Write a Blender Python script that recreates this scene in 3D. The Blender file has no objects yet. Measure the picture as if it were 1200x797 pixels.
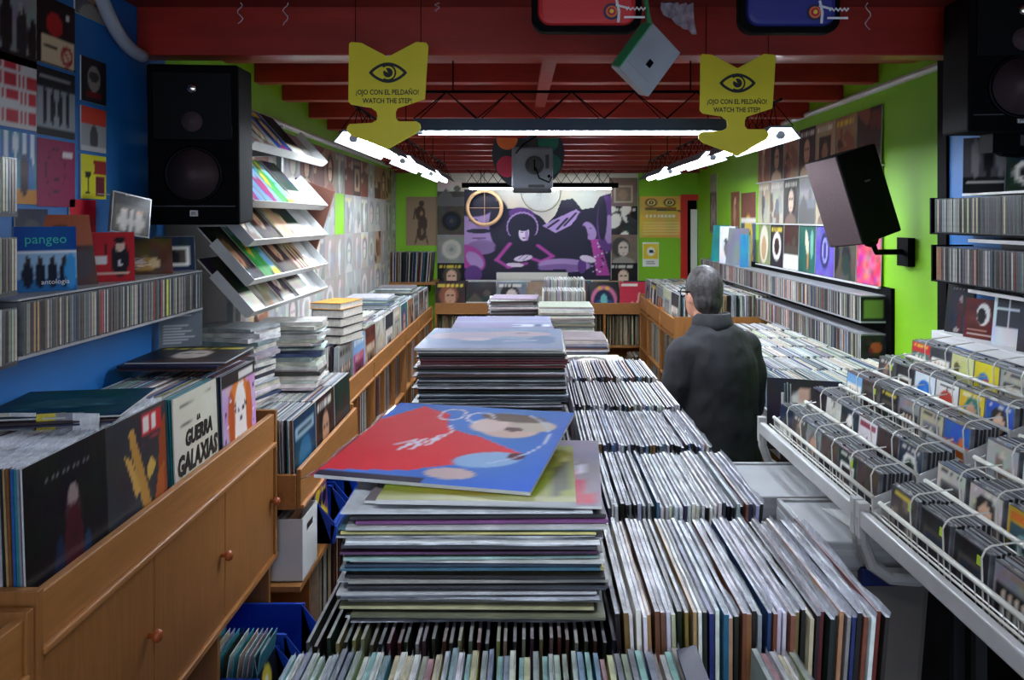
import bpy, math, random
import numpy as np
from mathutils import Vector, Matrix, Euler

random.seed(11)
SC = bpy.context.scene
COL = SC.collection
PI = math.pi
R = math.radians

# ------------------------------------------------------------------ camera
H = 2.02                      # eye height above the shop floor (the photographer stands on the step)
F = 960.0                     # focal length in pixels of a 1200 x 797 frame
cam = bpy.data.cameras.new('camera')
cam.sensor_width = 36.0
cam.lens = F / 1200 * 36.0
cam.shift_x = -19 / 1200
cam.shift_y = -142.5 / 1200
cam.clip_start = 0.05
camo = bpy.data.objects.new('camera', cam)
COL.objects.link(camo)
camo.location = (0, 0, H)
camo.rotation_euler = (PI / 2, 0, 0)
SC.camera = camo

# ------------------------------------------------------------------ world and exposure
w = bpy.data.worlds.new('world')
SC.world = w
w.use_nodes = True
w.node_tree.nodes['Background'].inputs[0].default_value = (0.75, 0.85, 1.0, 1)
w.node_tree.nodes['Background'].inputs[1].default_value = 0.55
SC.view_settings.view_transform = 'Standard'
SC.view_settings.look = 'None'
SC.view_settings.gamma = 1.0
SC.view_settings.use_curve_mapping = False
SC.view_settings.exposure = 1.75
TUBE = 30.0                   # emission of the fluorescent tubes


# ------------------------------------------------------------------ helpers: colour and material
def lin1(c):
    c = c / 255.0
    return c / 12.92 if c <= 0.04045 else ((c + 0.055) / 1.055) ** 2.4


def lin(c):
    return (lin1(c[0]), lin1(c[1]), lin1(c[2]), 1.0)


NAMES = [('white', (235, 235, 230)), ('cream', (228, 214, 178)), ('pale grey', (190, 192, 195)), ('grey', (125, 126, 128)),
         ('charcoal', (66, 66, 70)), ('black', (20, 20, 24)), ('red', (190, 35, 35)), ('dark red', (100, 24, 26)),
         ('orange', (220, 120, 40)), ('brown', (110, 70, 42)), ('tan', (178, 140, 96)), ('yellow', (225, 205, 60)),
         ('olive', (125, 125, 45)), ('green', (50, 130, 60)), ('teal', (40, 120, 125)), ('pale blue', (150, 190, 220)),
         ('blue', (45, 95, 180)), ('navy', (25, 35, 85)), ('purple', (100, 55, 130)), ('magenta', (180, 50, 115)),
         ('pink', (225, 150, 165))]


def cname(c):
    return min(NAMES, key=lambda n: sum((a - b) ** 2 for a, b in zip(n[1], c)))[0]


ONES = 'first second third fourth fifth sixth seventh eighth ninth tenth eleventh twelfth thirteenth fourteenth fifteenth sixteenth seventeenth eighteenth nineteenth'.split()
TENS = {2: 'twent', 3: 'thirt', 4: 'fort', 5: 'fift', 6: 'sixt', 7: 'sevent', 8: 'eight', 9: 'ninet'}


def nth(n):
    if n < 20:
        return ONES[n - 1]
    if n >= 100:
        return 'hundredth' if n == 100 else 'hundred-and-' + nth(n - 100)
    t, u = divmod(n, 10)
    return TENS[t] + 'ieth' if u == 0 else TENS[t] + 'y-' + ONES[u - 1]


MATS = {}


def mat(name, col=(200, 200, 200), rough=0.5, metal=0.0, noise=0.0, nscale=8.0, stretch=(1, 1, 1), bump=0.0, bscale=60.0,
        coat=0.0, emit=0.0, src='rgb', spec=0.5, alpha=1.0, trans=0.0, mixw=0.0):
    """procedural principled material; src: rgb | object (object colour) | attr (painted print)"""
    if name in MATS:
        return MATS[name]
    m = bpy.data.materials.new(name)
    m.use_nodes = True
    nt = m.node_tree
    b = nt.nodes['Principled BSDF']
    b.inputs['Roughness'].default_value = rough
    b.inputs['Metallic'].default_value = metal
    b.inputs['Specular IOR Level'].default_value = spec
    b.inputs['Coat Weight'].default_value = coat
    b.inputs['Coat Roughness'].default_value = 0.12
    b.inputs['Alpha'].default_value = alpha
    b.inputs['Transmission Weight'].default_value = trans
    tc = nt.nodes.new('ShaderNodeTexCoord')
    if src == 'object':
        n = nt.nodes.new('ShaderNodeObjectInfo')
        out = n.outputs['Color']
    elif src == 'attr':
        n = nt.nodes.new('ShaderNodeAttribute')
        n.attribute_name = 'Col'
        out = n.outputs['Color']
    else:
        n = nt.nodes.new('ShaderNodeRGB')
        n.outputs[0].default_value = lin(col)
        out = n.outputs[0]
    if mixw > 0:
        mx = nt.nodes.new('ShaderNodeMix')
        mx.data_type = 'RGBA'
        mx.inputs[0].default_value = mixw
        nt.links.new(out, mx.inputs[6])
        mx.inputs[7].default_value = lin(col)
        out = mx.outputs[2]
    if noise > 0:
        mp = nt.nodes.new('ShaderNodeMapping')
        mp.inputs['Scale'].default_value = stretch
        nz = nt.nodes.new('ShaderNodeTexNoise')
        nz.inputs['Scale'].default_value = nscale
        nz.inputs['Detail'].default_value = 5
        mr = nt.nodes.new('ShaderNodeMapRange')
        mr.inputs[1].default_value = 0.3
        mr.inputs[2].default_value = 0.7
        mr.inputs[3].default_value = 1 - noise
        mr.inputs[4].default_value = 1 + noise
        mul = nt.nodes.new('ShaderNodeMix')
        mul.data_type = 'RGBA'
        mul.blend_type = 'MULTIPLY'
        mul.inputs[0].default_value = 1.0
        nt.links.new(tc.outputs['Object'], mp.inputs[0])
        nt.links.new(mp.outputs[0], nz.inputs['Vector'])
        nt.links.new(nz.outputs[0], mr.inputs[0])
        nt.links.new(out, mul.inputs[6])
        nt.links.new(mr.outputs[0], mul.inputs[7])
        out = mul.outputs[2]
    nt.links.new(out, b.inputs['Base Color'])
    if bump > 0:
        bz = nt.nodes.new('ShaderNodeTexNoise')
        bz.inputs['Scale'].default_value = bscale
        bz.inputs['Detail'].default_value = 3
        bp = nt.nodes.new('ShaderNodeBump')
        bp.inputs['Strength'].default_value = bump
        bp.inputs['Distance'].default_value = 0.004
        nt.links.new(tc.outputs['Object'], bz.inputs['Vector'])
        nt.links.new(bz.outputs[0], bp.inputs['Height'])
        nt.links.new(bp.outputs[0], b.inputs['Normal'])
    if emit > 0:
        b.inputs['Emission Color'].default_value = lin(col)
        b.inputs['Emission Strength'].default_value = emit
    MATS[name] = m
    return m


M_card = mat('sleeve card', rough=0.45, src='object', noise=0.25, nscale=25)
M_cardtop = mat('sleeve plastic sheen', (240, 244, 252), rough=0.28, src='object', mixw=0.7, noise=0.6, nscale=16, bump=0.9, bscale=70)  # edge whitened and flecked: lamp sheen on the plastic painted into its colour
M_cardtopc = mat('sleeve coloured edge', (225, 228, 232), rough=0.35, src='object', mixw=0.34, noise=0.4, nscale=18, bump=0.5, bscale=70)  # edge paled more weakly, the same sheen put into the colour
M_bag = mat('clear plastic bag', (226, 232, 240), rough=0.2, noise=0.4, nscale=40, bump=0.5, bscale=50, alpha=0.55)
M_print = mat('printed cover', rough=0.4, src='attr', spec=0.4)
M_printp = mat('printed cover in plastic', rough=0.45, src='attr', coat=0.10, bump=0.35, bscale=14, spec=0.2)
M_gl = mat('glossy bagged cover', rough=0.5, src='attr', coat=0.03, bump=0.6, bscale=11, spec=0.04)
M_vcol = mat('coloured goods', rough=0.4, src='attr', noise=0.15, nscale=30)
M_case = mat('jewel case plastic', (104, 107, 112), rough=0.2, coat=0.4, noise=0.3, nscale=30)
M_casedark = mat('jewel case tray', (42, 43, 47), rough=0.25, coat=0.3)
M_spine = mat('printed spine', rough=0.3, src='object', noise=0.2, nscale=60, coat=0.3)
M_wood = mat('honey wood', (168, 112, 58), rough=0.42, noise=0.13, nscale=5, stretch=(14, 1.2, 14), bump=0.05, bscale=120)
M_woodv = mat('honey wood upright', (158, 104, 52), rough=0.42, noise=0.13, nscale=5, stretch=(14, 14, 1.2), bump=0.05, bscale=120)
M_woodd = mat('dark red wood', (70, 40, 28), rough=0.5, noise=0.2, nscale=6, stretch=(12, 1.2, 12))
M_blue = mat('blue wall paint', (8, 104, 176), rough=0.55, noise=0.07, nscale=3, bump=0.15, bscale=40)
M_green = mat('lime wall paint', (132, 196, 22), rough=0.55, noise=0.06, nscale=2, bump=0.15, bscale=40)
M_red = mat('red joist paint', (158, 38, 22), rough=0.42, noise=0.18, nscale=3, stretch=(1, 6, 6), bump=0.2, bscale=30)
M_redc = mat('dark red ceiling paint', (130, 36, 26), rough=0.6, noise=0.15, nscale=4)
M_floor = mat('worn floor', (52, 40, 34), rough=0.6, noise=0.25, nscale=4, bump=0.1)
M_cream = mat('cream board', (222, 218, 205), rough=0.6, noise=0.06, nscale=4)
M_black = mat('black plastic', (5, 5, 7), rough=0.7, noise=0.2, nscale=20, spec=0.08)
M_blackg = mat('black gloss', (4, 4, 6), rough=0.45, spec=0.12)
M_cone = mat('speaker cone', (84, 70, 72), rough=0.6, spec=0.2)
M_chrome = mat('chrome', (210, 205, 190), rough=0.15, metal=1.0)
M_grey = mat('grey metal', (150, 152, 156), rough=0.4, noise=0.1, nscale=12)
M_lgrey = mat('pale grey enamel', (198, 198, 196), rough=0.35, noise=0.08, nscale=10)
M_wire = mat('white wire', (226, 224, 214), rough=0.3)
M_dgrey = mat('dark grey metal', (52, 54, 58), rough=0.5, noise=0.15, nscale=12)
M_white = mat('white paint', (232, 232, 230), rough=0.5, noise=0.04, nscale=6)
M_paper = mat('page edges', (208, 202, 190), rough=0.7, noise=0.15, nscale=60)
M_yellow = mat('yellow sign board', (240, 226, 32), rough=0.45, noise=0.06, nscale=6)
M_ink = mat('black ink', (16, 15, 12), rough=0.5)
M_tube = mat('lit fluorescent tube', (236, 244, 255), rough=0.3, emit=TUBE)
M_tubeback = mat('lit back tube', (236, 244, 255), rough=0.3, emit=15.0)
M_tubefront = mat('lit front room tube', (236, 244, 255), rough=0.3, emit=TUBE * .6)
M_refl = mat('white reflector', (160, 168, 176), rough=0.4)
M_lamp = mat('blue grey lamp housing', (84, 108, 124), rough=0.4, noise=0.1)
M_binblue = mat('blue storage bin plastic', (20, 68, 178), rough=0.35, noise=0.08)
M_boxgrey = mat('grey storage box plastic', (170, 172, 174), rough=0.35, noise=0.1, nscale=6, bump=0.05)
M_boxbody = mat('smoky storage box plastic', (122, 116, 112), rough=0.4, noise=0.15, nscale=5)
M_coat = mat('charcoal coat cloth', (34, 34, 38), rough=0.75, noise=0.2, nscale=30, bump=0.35, bscale=9)
M_trouser = mat('dark trouser cloth', (24, 24, 28), rough=0.8, noise=0.2, nscale=30)
M_skin = mat('skin', (206, 146, 122), rough=0.5, noise=0.08, nscale=20)
M_hair = mat('greying hair', (58, 54, 54), rough=0.55, noise=0.75, nscale=14, stretch=(4, 4, 1), bump=0.9, bscale=60)
M_redcloth = mat('red nylon bag', (206, 44, 44), rough=0.5, noise=0.12, nscale=5, bump=0.5, bscale=9)
M_bluecloth = mat('blue nylon bag', (38, 44, 128), rough=0.5, noise=0.12, nscale=5, bump=0.5, bscale=9)
M_gstrap = mat('green plastic', (60, 178, 110), rough=0.4)
M_frost = mat('frosted plastic', (196, 202, 204), rough=0.35, noise=0.12, nscale=9, trans=0.25)
M_redframe = mat('red door paint', (205, 24, 22), rough=0.4, noise=0.06)
M_glass = mat('clear disc', (225, 228, 222), rough=0.1, alpha=0.25)
M_hoop = mat('pale orange hoop', (238, 190, 140), rough=0.45)
M_pipe = mat('grey conduit', (168, 174, 186), rough=0.4)
M_brownb = mat('brown board', (104, 62, 48), rough=0.5, noise=0.15, nscale=6)
M_carton = mat('carton', (176, 150, 118), rough=0.7, noise=0.08)
M_lime = mat('lime sticker', (190, 226, 40), rough=0.5)


# ------------------------------------------------------------------ helpers: mesh building
class MB:
    def __init__(self):
        self.v = []; self.f = []; self.mi = []; self.c = []

    def quadbox(self, P, mi=0, c=None):
        """P: 8 corners, 0-3 bottom (ccw), 4-7 top"""
        o = len(self.v)
        self.v += [tuple(p) for p in P]
        for q in ((3, 2, 1, 0), (4, 5, 6, 7), (0, 1, 5, 4), (1, 2, 6, 5), (2, 3, 7, 6), (3, 0, 4, 7)):
            self.f.append(tuple(o + i for i in q)); self.mi.append(mi); self.c.append(c)
        return self

    def box(self, x0, x1, y0, y1, z0, z1, mi=0, c=None):
        return self.quadbox([(x0, y0, z0), (x1, y0, z0), (x1, y1, z0), (x0, y1, z0),
                             (x0, y0, z1), (x1, y0, z1), (x1, y1, z1), (x0, y1, z1)], mi, c)

    def obox(self, cen, size, rot=None, mi=0, c=None):
        hx, hy, hz = size[0] / 2, size[1] / 2, size[2] / 2
        M = rot if rot is not None else Matrix.Identity(3)
        P = []
        for z in (-hz, hz):
            for x, y in ((-hx, -hy), (hx, -hy), (hx, hy), (-hx, hy)):
                P.append(Vector(cen) + M @ Vector((x, y, z)))
        return self.quadbox(P, mi, c)

    def tube(self, pts, r, n=6, mi=0, c=None, closed=False, cap=True):
        pts = [Vector(p) for p in pts]
        rr = r if isinstance(r, (list, tuple)) else [r] * len(pts)
        o = len(self.v)
        up = None
        L = len(pts)
        for i, p in enumerate(pts):
            a = pts[(i - 1) % L] if (closed or i > 0) else p
            b = pts[(i + 1) % L] if (closed or i < L - 1) else p
            t = (b - a).normalized()
            if up is None:
                up = Vector((0, 0, 1)) if abs(t.z) < 0.9 else Vector((1, 0, 0))
            s = t.cross(up)
            if s.length < 1e-6:
                s = t.cross(Vector((0, 1, 0)))
            s.normalize()
            u = s.cross(t).normalized()
            up = u
            for k in range(n):
                a_ = 2 * PI * k / n
                self.v.append(tuple(p + s * math.cos(a_) * rr[i] + u * math.sin(a_) * rr[i]))
        segs = L if closed else L - 1
        for i in range(segs):
            j = (i + 1) % L
            for k in range(n):
                k2 = (k + 1) % n
                self.f.append((o + i * n + k, o + i * n + k2, o + j * n + k2, o + j * n + k)); self.mi.append(mi); self.c.append(c)
        if cap and not closed:
            self.f.append(tuple(o + k for k in reversed(range(n)))); self.mi.append(mi); self.c.append(c)
            self.f.append(tuple(o + (L - 1) * n + k for k in range(n))); self.mi.append(mi); self.c.append(c)
        return self

    def lathe(self, prof, cen, axis=(0, -1, 0), n=20, mi=0, c=None):
        """prof: (radius, distance along axis)"""
        ax = Vector(axis).normalized()
        s = ax.orthogonal().normalized()
        u = ax.cross(s)
        o = len(self.v)
        for r, d in prof:
            for k in range(n):
                a = 2 * PI * k / n
                self.v.append(tuple(Vector(cen) + ax * d + (s * math.cos(a) + u * math.sin(a)) * r))
        for i in range(len(prof) - 1):
            for k in range(n):
                k2 = (k + 1) % n
                self.f.append((o + i * n + k, o + i * n + k2, o + (i + 1) * n + k2, o + (i + 1) * n + k)); self.mi.append(mi); self.c.append(c)
        for i, rev in ((0, True), (len(prof) - 1, False)):
            if prof[i][0] > 1e-5:
                ks = list(range(n))
                if rev:
                    ks.reverse()
                self.f.append(tuple(o + i * n + k for k in ks)); self.mi.append(mi); self.c.append(c)
        return self

    def prism(self, poly, y0, y1, mi=0, c=None):
        """poly in (x, z), extruded along y"""
        o = len(self.v); n = len(poly)
        self.v += [(p[0], y0, p[1]) for p in poly] + [(p[0], y1, p[1]) for p in poly]
        self.f.append(tuple(range(o, o + n))); self.mi.append(mi); self.c.append(c)
        self.f.append(tuple(reversed(range(o + n, o + 2 * n)))); self.mi.append(mi); self.c.append(c)
        for k in range(n):
            k2 = (k + 1) % n
            self.f.append((o + k, o + n + k, o + n + k2, o + k2)); self.mi.append(mi); self.c.append(c)
        return self

    def loft(self, rings, n=16, mi=0, c=None):
        """rings: (cx, cy, cz, rx, ry) ellipses in horizontal planes"""
        o = len(self.v)
        for cx, cy, cz, rx, ry in rings:
            for k in range(n):
                a = 2 * PI * k / n
                self.v.append((cx + rx * math.cos(a), cy + ry * math.sin(a), cz))
        for i in range(len(rings) - 1):
            for k in range(n):
                k2 = (k + 1) % n
                self.f.append((o + i * n + k, o + i * n + k2, o + (i + 1) * n + k2, o + (i + 1) * n + k)); self.mi.append(mi); self.c.append(c)
        self.f.append(tuple(o + k for k in reversed(range(n)))); self.mi.append(mi); self.c.append(c)
        self.f.append(tuple(o + (len(rings) - 1) * n + k for k in range(n))); self.mi.append(mi); self.c.append(c)
        return self

    def ball(self, cen, rad, n=12, mi=0, c=None, rot=None):
        rx, ry, rz = rad if isinstance(rad, (list, tuple)) else (rad,) * 3
        rows = n // 2
        M = rot if rot is not None else Matrix.Identity(3)
        o = len(self.v)
        for i in range(rows + 1):
            t = PI * i / rows
            t = min(max(t, 0.02), PI - 0.02)
            for k in range(n):
                a = 2 * PI * k / n
                self.v.append(tuple(Vector(cen) + M @ Vector((rx * math.sin(t) * math.cos(a), ry * math.sin(t) * math.sin(a), -rz * math.cos(t)))))
        for i in range(rows):
            for k in range(n):
                k2 = (k + 1) % n
                self.f.append((o + i * n + k, o + i * n + k2, o + (i + 1) * n + k2, o + (i + 1) * n + k)); self.mi.append(mi); self.c.append(c)
        self.f.append(tuple(o + k for k in reversed(range(n)))); self.mi.append(mi); self.c.append(c)
        self.f.append(tuple(o + rows * n + k for k in range(n))); self.mi.append(mi); self.c.append(c)
        return self

    def mesh(self, name, mats, off=(0, 0, 0), smooth=False):
        me = bpy.data.meshes.new(name)
        ox, oy, oz = off
        me.from_pydata([(x - ox, y - oy, z - oz) for x, y, z in self.v], [], self.f)
        if not isinstance(mats, (list, tuple)):
            mats = [mats]
        for m in mats:
            me.materials.append(m)
        me.polygons.foreach_set('material_index', self.mi)
        if any(c is not None for c in self.c):
            at = me.color_attributes.new('Col', 'FLOAT_COLOR', 'CORNER')
            buf = []
            for f, c in zip(self.f, self.c):
                q = lin(c if c is not None else (128, 128, 128))
                for _ in f:
                    buf.extend(q)
            at.data.foreach_set('color', buf)
        if smooth:
            me.polygons.foreach_set('use_smooth', [True] * len(self.f))
        me.update()
        return me

    def build(self, name, mats, parent=None, smooth=False, bevel=0, local=False):
        """top-level: origin at the base centre; child: geometry given in world space (or the parent's own space when local)"""
        if parent is not None:
            off = (0, 0, 0) if local else tuple(wloc(parent))
            ob = bpy.data.objects.new(name, self.mesh(name, mats, off, smooth))
            ob.parent = parent
        else:
            a = np.array(self.v)
            lo, hi = a.min(0), a.max(0)
            off = ((lo[0] + hi[0]) / 2, (lo[1] + hi[1]) / 2, lo[2])
            ob = bpy.data.objects.new(name, self.mesh(name, mats, off, smooth))
            ob.location = off
        COL.objects.link(ob)
        if bevel:
            b = ob.modifiers.new('bevel', 'BEVEL')
            b.width = bevel; b.segments = 2; b.limit_method = 'ANGLE'
        if smooth:
            pass
        return ob


def wloc(o):
    v = Vector(o.location)
    p = o.parent
    while p is not None:
        v = v + Vector(p.location)
        p = p.parent
    return v


def tag(o, label, cat, group=None, kind=None):
    if label:
        o['label'] = label
    if cat:
        o['category'] = cat
    if group:
        o['group'] = group
    if kind:
        o['kind'] = kind
    return o


def root(name, label, cat, loc, rot=(0, 0, 0), group=None):
    o = bpy.data.objects.new(name, None)
    o.empty_display_size = 0.05
    o.location = loc
    o.rotation_euler = rot
    COL.objects.link(o)
    return tag(o, label, cat, group)


def struct(o):
    o['kind'] = 'structure'
    return o


def inst(name, me, loc, rot=(0, 0, 0), color=None, parent=None):
    o = bpy.data.objects.new(name, me)
    o.location = loc
    o.rotation_euler = rot
    if color is not None:
        o.color = lin(color)
    if parent is not None:
        o.parent = parent
    COL.objects.link(o)
    return o


def text(name, body, size, mater, parent, loc, rot=(PI / 2, 0, 0), bold=0.0, align='CENTER', sx=1.0, shear=0.0):
    cu = bpy.data.curves.new(name, 'FONT')
    cu.body = body
    cu.size = size
    cu.align_x = align
    cu.extrude = 0.0004
    cu.offset = bold
    cu.shear = shear
    cu.resolution_u = 2
    tmp = bpy.data.objects.new(name, cu)
    COL.objects.link(tmp)
    dg = bpy.context.evaluated_depsgraph_get()
    me = bpy.data.meshes.new_from_object(tmp.evaluated_get(dg))
    bpy.data.objects.remove(tmp)
    me.materials.clear()
    me.materials.append(mater)
    for p in me.polygons:
        p.material_index = 0
    o = bpy.data.objects.new(name, me)
    o.location = loc
    o.rotation_euler = rot
    o.scale = (sx, 1, 1)
    o.parent = parent
    COL.objects.link(o)
    return o


# ------------------------------------------------------------------ helpers: painted prints
class Art:
    """a print painted on the vertices of a grid; u to the right, v up, both 0..1"""
    def __init__(self, n, m=None, bg=(128, 128, 128)):
        m = m or n
        self.n, self.m = n, m
        self.u, self.v = np.meshgrid(np.linspace(0, 1, n + 1), np.linspace(0, 1, m + 1))
        self.a = np.zeros((m + 1, n + 1, 3)) + np.array(bg, float)

    def put(self, mask, c):
        k = np.clip(mask, 0, 1)[..., None]
        self.a = self.a * (1 - k) + np.array(c, float) * k
        return self

    def ell(self, cx, cy, rx, ry, c, rot=0.0, soft=0.12):
        x, y = self.u - cx, self.v - cy
        cr, sr = math.cos(rot), math.sin(rot)
        d = np.sqrt(((x * cr + y * sr) / rx) ** 2 + ((-x * sr + y * cr) / ry) ** 2)
        return self.put((1 - d) / soft + 0.5, c)

    def ring(self, cx, cy, r, wd, c, asp=1.0):
        d = np.sqrt((self.u - cx) ** 2 + ((self.v - cy) * asp) ** 2)
        return self.put((wd - np.abs(d - r)) / wd * 1.6, c)

    def rect(self, x0, y0, x1, y1, c, k=1.0):
        return self.put(((self.u >= x0) & (self.u <= x1) & (self.v >= y0) & (self.v <= y1)) * k, c)

    def poly(self, pts, c):
        x, y = self.u, self.v
        ins = np.zeros(x.shape, bool)
        j = len(pts) - 1
        for i in range(len(pts)):
            xi, yi = pts[i]; xj, yj = pts[j]
            t = ((yi > y) != (yj > y)) & (x < (xj - xi) * (y - yi) / ((yj - yi) or 1e-9) + xi)
            ins ^= t
            j = i
        return self.put(ins * 1.0, c)

    def line(self, pts, wd, c):
        for (x0, y0), (x1, y1) in zip(pts, pts[1:]):
            dx, dy = x1 - x0, y1 - y0
            L = dx * dx + dy * dy or 1e-9
            t = np.clip(((self.u - x0) * dx + (self.v - y0) * dy) / L, 0, 1)
            d = np.hypot(self.u - x0 - t * dx, self.v - y0 - t * dy)
            self.put((wd - d) / wd * 1.5, c)
        return self

    def noise(self, amt, seed, cells=6):
        rs = np.random.RandomState(seed)
        g = rs.rand(cells + 2, cells + 2, 3)
        x = self.u * cells; y = self.v * cells
        i, j = np.floor(x).astype(int), np.floor(y).astype(int)
        fx, fy = (x - i)[..., None], (y - j)[..., None]
        q = g[j, i] * (1 - fx) * (1 - fy) + g[j, i + 1] * fx * (1 - fy) + g[j + 1, i] * (1 - fx) * fy + g[j + 1, i + 1] * fx * fy
        self.a = np.clip(self.a + (q - 0.5) * 2 * amt, 0, 255)
        return self


PAL = {
    'vivid': [(196, 40, 44), (224, 190, 40), (40, 92, 180), (34, 120, 110), (222, 116, 38), (176, 46, 116), (230, 224, 208), (22, 22, 30),
              (92, 50, 128), (60, 140, 70), (120, 170, 210)],
    'muted': [(176, 176, 168), (140, 142, 140), (200, 196, 184), (98, 98, 96), (150, 128, 104), (188, 178, 150), (120, 124, 132), (70, 66, 64),
              (158, 150, 140), (128, 108, 96)],
    'dark': [(20, 20, 26), (40, 36, 40), (66, 40, 36), (28, 44, 66), (30, 50, 44), (80, 70, 60), (54, 54, 60)],
    'warm': [(110, 52, 40), (140, 84, 60), (84, 40, 34), (160, 120, 90), (60, 36, 32), (180, 150, 120)],
}
SKIN = [(224, 184, 156), (198, 150, 120), (232, 206, 184), (214, 200, 190)]


def random_art(seed, n, pal='vivid'):
    rg = random.Random(seed)
    P = PAL[pal]
    bg = rg.choice(P)
    c2, c3, c4 = rg.choice(P), rg.choice(P), rg.choice(P)
    tries = 0
    while sum(abs(a - b) for a, b in zip(bg, c2)) < 120 and tries < 20:
        c2 = rg.choice(P + [(235, 232, 222), (20, 20, 24)]); tries += 1
    A = Art(n, n, bg).noise(14, seed)
    k = rg.choice(['face', 'face', 'figures', 'ring', 'blobs', 'bands', 'box', 'tall'])
    if k == 'face':
        s = rg.choice(SKIN)
        A.ell(0.5 + rg.uniform(-.1, .1), 0.55, 0.32, 0.36, c2 if sum(c2) < 300 else (34, 26, 24))
        A.ell(0.5, 0.5, 0.19, 0.26, s)
        A.ell(0.43, 0.55, 0.035, 0.02, (50, 40, 40)); A.ell(0.57, 0.55, 0.035, 0.02, (50, 40, 40))
        A.ell(0.5, 0.37, 0.06, 0.02, (140, 60, 60))
        A.ell(0.5, 0.0, 0.4, 0.22, c3)
        d = 'a portrait'
    elif k == 'figures':
        A.rect(0.05, 0.05, 0.95, 0.7, c2)
        m = rg.randint(3, 5)
        for i in range(m):
            x = 0.15 + 0.7 * (i + 0.5) / m
            f = (26, 24, 28) if sum(c2) > 280 else (206, 200, 190)
            A.ell(x, 0.3, 0.06, 0.26, f); A.ell(x, 0.6, 0.04, 0.06, rg.choice(SKIN))
        d = 'a row of figures'
    elif k == 'ring':
        A.ell(0.5, 0.48, 0.34, 0.34, c2); A.ell(0.5, 0.48, 0.2, 0.2, c3); A.ell(0.5, 0.48, 0.08, 0.08, bg)
        d = f'a {cname(c2)} disc'
    elif k == 'blobs':
        for i in range(9):
            A.ell(rg.random(), rg.random(), rg.uniform(.06, .25), rg.uniform(.06, .25), rg.choice([c2, c3, c4]), rg.random() * 3)
        d = f'loose {cname(c2)} shapes'
    elif k == 'bands':
        A.rect(0, 0, 1, 0.35, c2); A.rect(0, 0.35, 1, 0.5, c3); A.ell(0.7, 0.62, 0.12, 0.12, c4)
        A.poly([(0, .35), (.3, .62), (.55, .35)], c4)
        d = f'{cname(c2)} bands'
    elif k == 'box':
        A.rect(0.16, 0.12, 0.84, 0.74, c2); A.rect(0.24, 0.2, 0.76, 0.66, c3); A.ell(0.5, 0.4, .16, .2, c4)
        d = f'a {cname(c2)} framed picture'
    else:
        A.ell(0.45, 0.4, 0.14, 0.42, c2, 0.15); A.ell(0.5, 0.78, 0.09, 0.1, rg.choice(SKIN)); A.ell(0.65, 0.3, 0.12, 0.3, c3, -0.4)
        d = f'one tall {cname(c2)} figure'
    if rg.random() < 0.65 and k != 'bands':
        t = rg.choice([(236, 232, 220), c3, (240, 214, 70), (24, 22, 24)])
        x = 0.1
        while x < 0.85:
            wd = rg.uniform(.05, .13)
            A.rect(x, 0.84, min(x + wd, .9), 0.93, t, 0.85)
            x += wd + 0.04
    return A, f'{cname(bg)} cover with {d}'


ART_CACHE = {}


def cover_mesh(key, A, wd, ht, th, mats=None, edge=(200, 200, 196), inset=0.0):
    """a thin slab: print on the front (local -y), width along x (centred), height along z from 0"""
    if key in ART_CACHE:
        return ART_CACHE[key]
    n, m = A.n, A.m
    xs = (A.u - 0.5) * (wd - 2 * inset)
    zs = inset + A.v * (ht - 2 * inset)
    off = -0.0004 if inset else 0.0
    V = [(float(x), off, float(z)) for x, z in zip(xs.ravel(), zs.ravel())]
    Fc = []
    for j in range(m):
        for i in range(n):
            a = j * (n + 1) + i
            Fc.append((a, a + 1, a + n + 2, a + n + 1))
    o = len(V)
    h = wd / 2
    V += [(-h, 0, 0), (h, 0, 0), (h, th, 0), (-h, th, 0), (-h, 0, ht), (h, 0, ht), (h, th, ht), (-h, th, ht)]
    bx = [(3, 2, 1, 0), (4, 5, 6, 7), (1, 2, 6, 5), (2, 3, 7, 6), (3, 0, 4, 7)]
    if inset:
        bx.append((0, 1, 5, 4))
    nb = len(Fc)
    Fc += [tuple(o + i for i in q) for q in bx]
    me = bpy.data.meshes.new('print')
    me.from_pydata(V, [], Fc)
    mats = mats or [M_print, M_print]
    for q in mats:
        me.materials.append(q)
    mi = [0] * nb + [1 if len(mats) > 1 else 0] * len(bx)
    me.polygons.foreach_set('material_index', mi)
    at = me.color_attributes.new('Col', 'FLOAT_COLOR', 'POINT')
    a = A.a / 255.0
    l = np.where(a <= 0.04045, a / 12.92, ((a + 0.055) / 1.055) ** 2.4).reshape(-1, 3)
    e = np.array(lin(edge)[:3])
    full = np.ones((len(V), 4))
    full[:o, :3] = l
    full[o:, :3] = e
    at.data.foreach_set('color', full.ravel())
    me.update()
    ART_CACHE[key] = me
    return me


LPS, LPT = 0.315, 0.005        # record sleeve size and thickness
CDW, CDH, CDT = 0.142, 0.125, 0.0104


def lp_cover(seed, pal='vivid', plastic=True, size=LPS, n=20, th=LPT):
    key = ('lp', seed, pal, plastic, size)
    if key not in ART_CACHE:
        A, d = random_art(seed, n, pal)
        ART_CACHE[('d',) + key] = d
        m = M_printp if plastic else M_print
        cover_mesh(key, A, size, size, th, [m, m], edge=(190, 192, 194))
    return ART_CACHE[key], ART_CACHE[('d',) + key]


def sheen_cover(seed):
    """pale cover; light reflected by its plastic is blended into the print as grey"""
    key = ('sheen_print', seed)
    if key not in ART_CACHE:
        A, d = random_art(seed, 20, 'muted')
        A.noise(26, seed, 5)
        A.a = A.a * .42 + np.array((188, 188, 180)) * .58
        ART_CACHE[('d',) + key] = d.split(' cover')[0]
        cover_mesh(key, A, LPS, LPS, LPT, [M_printp, M_printp], edge=(190, 192, 194))
    return ART_CACHE[key], 'hazy pale cover'


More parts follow.
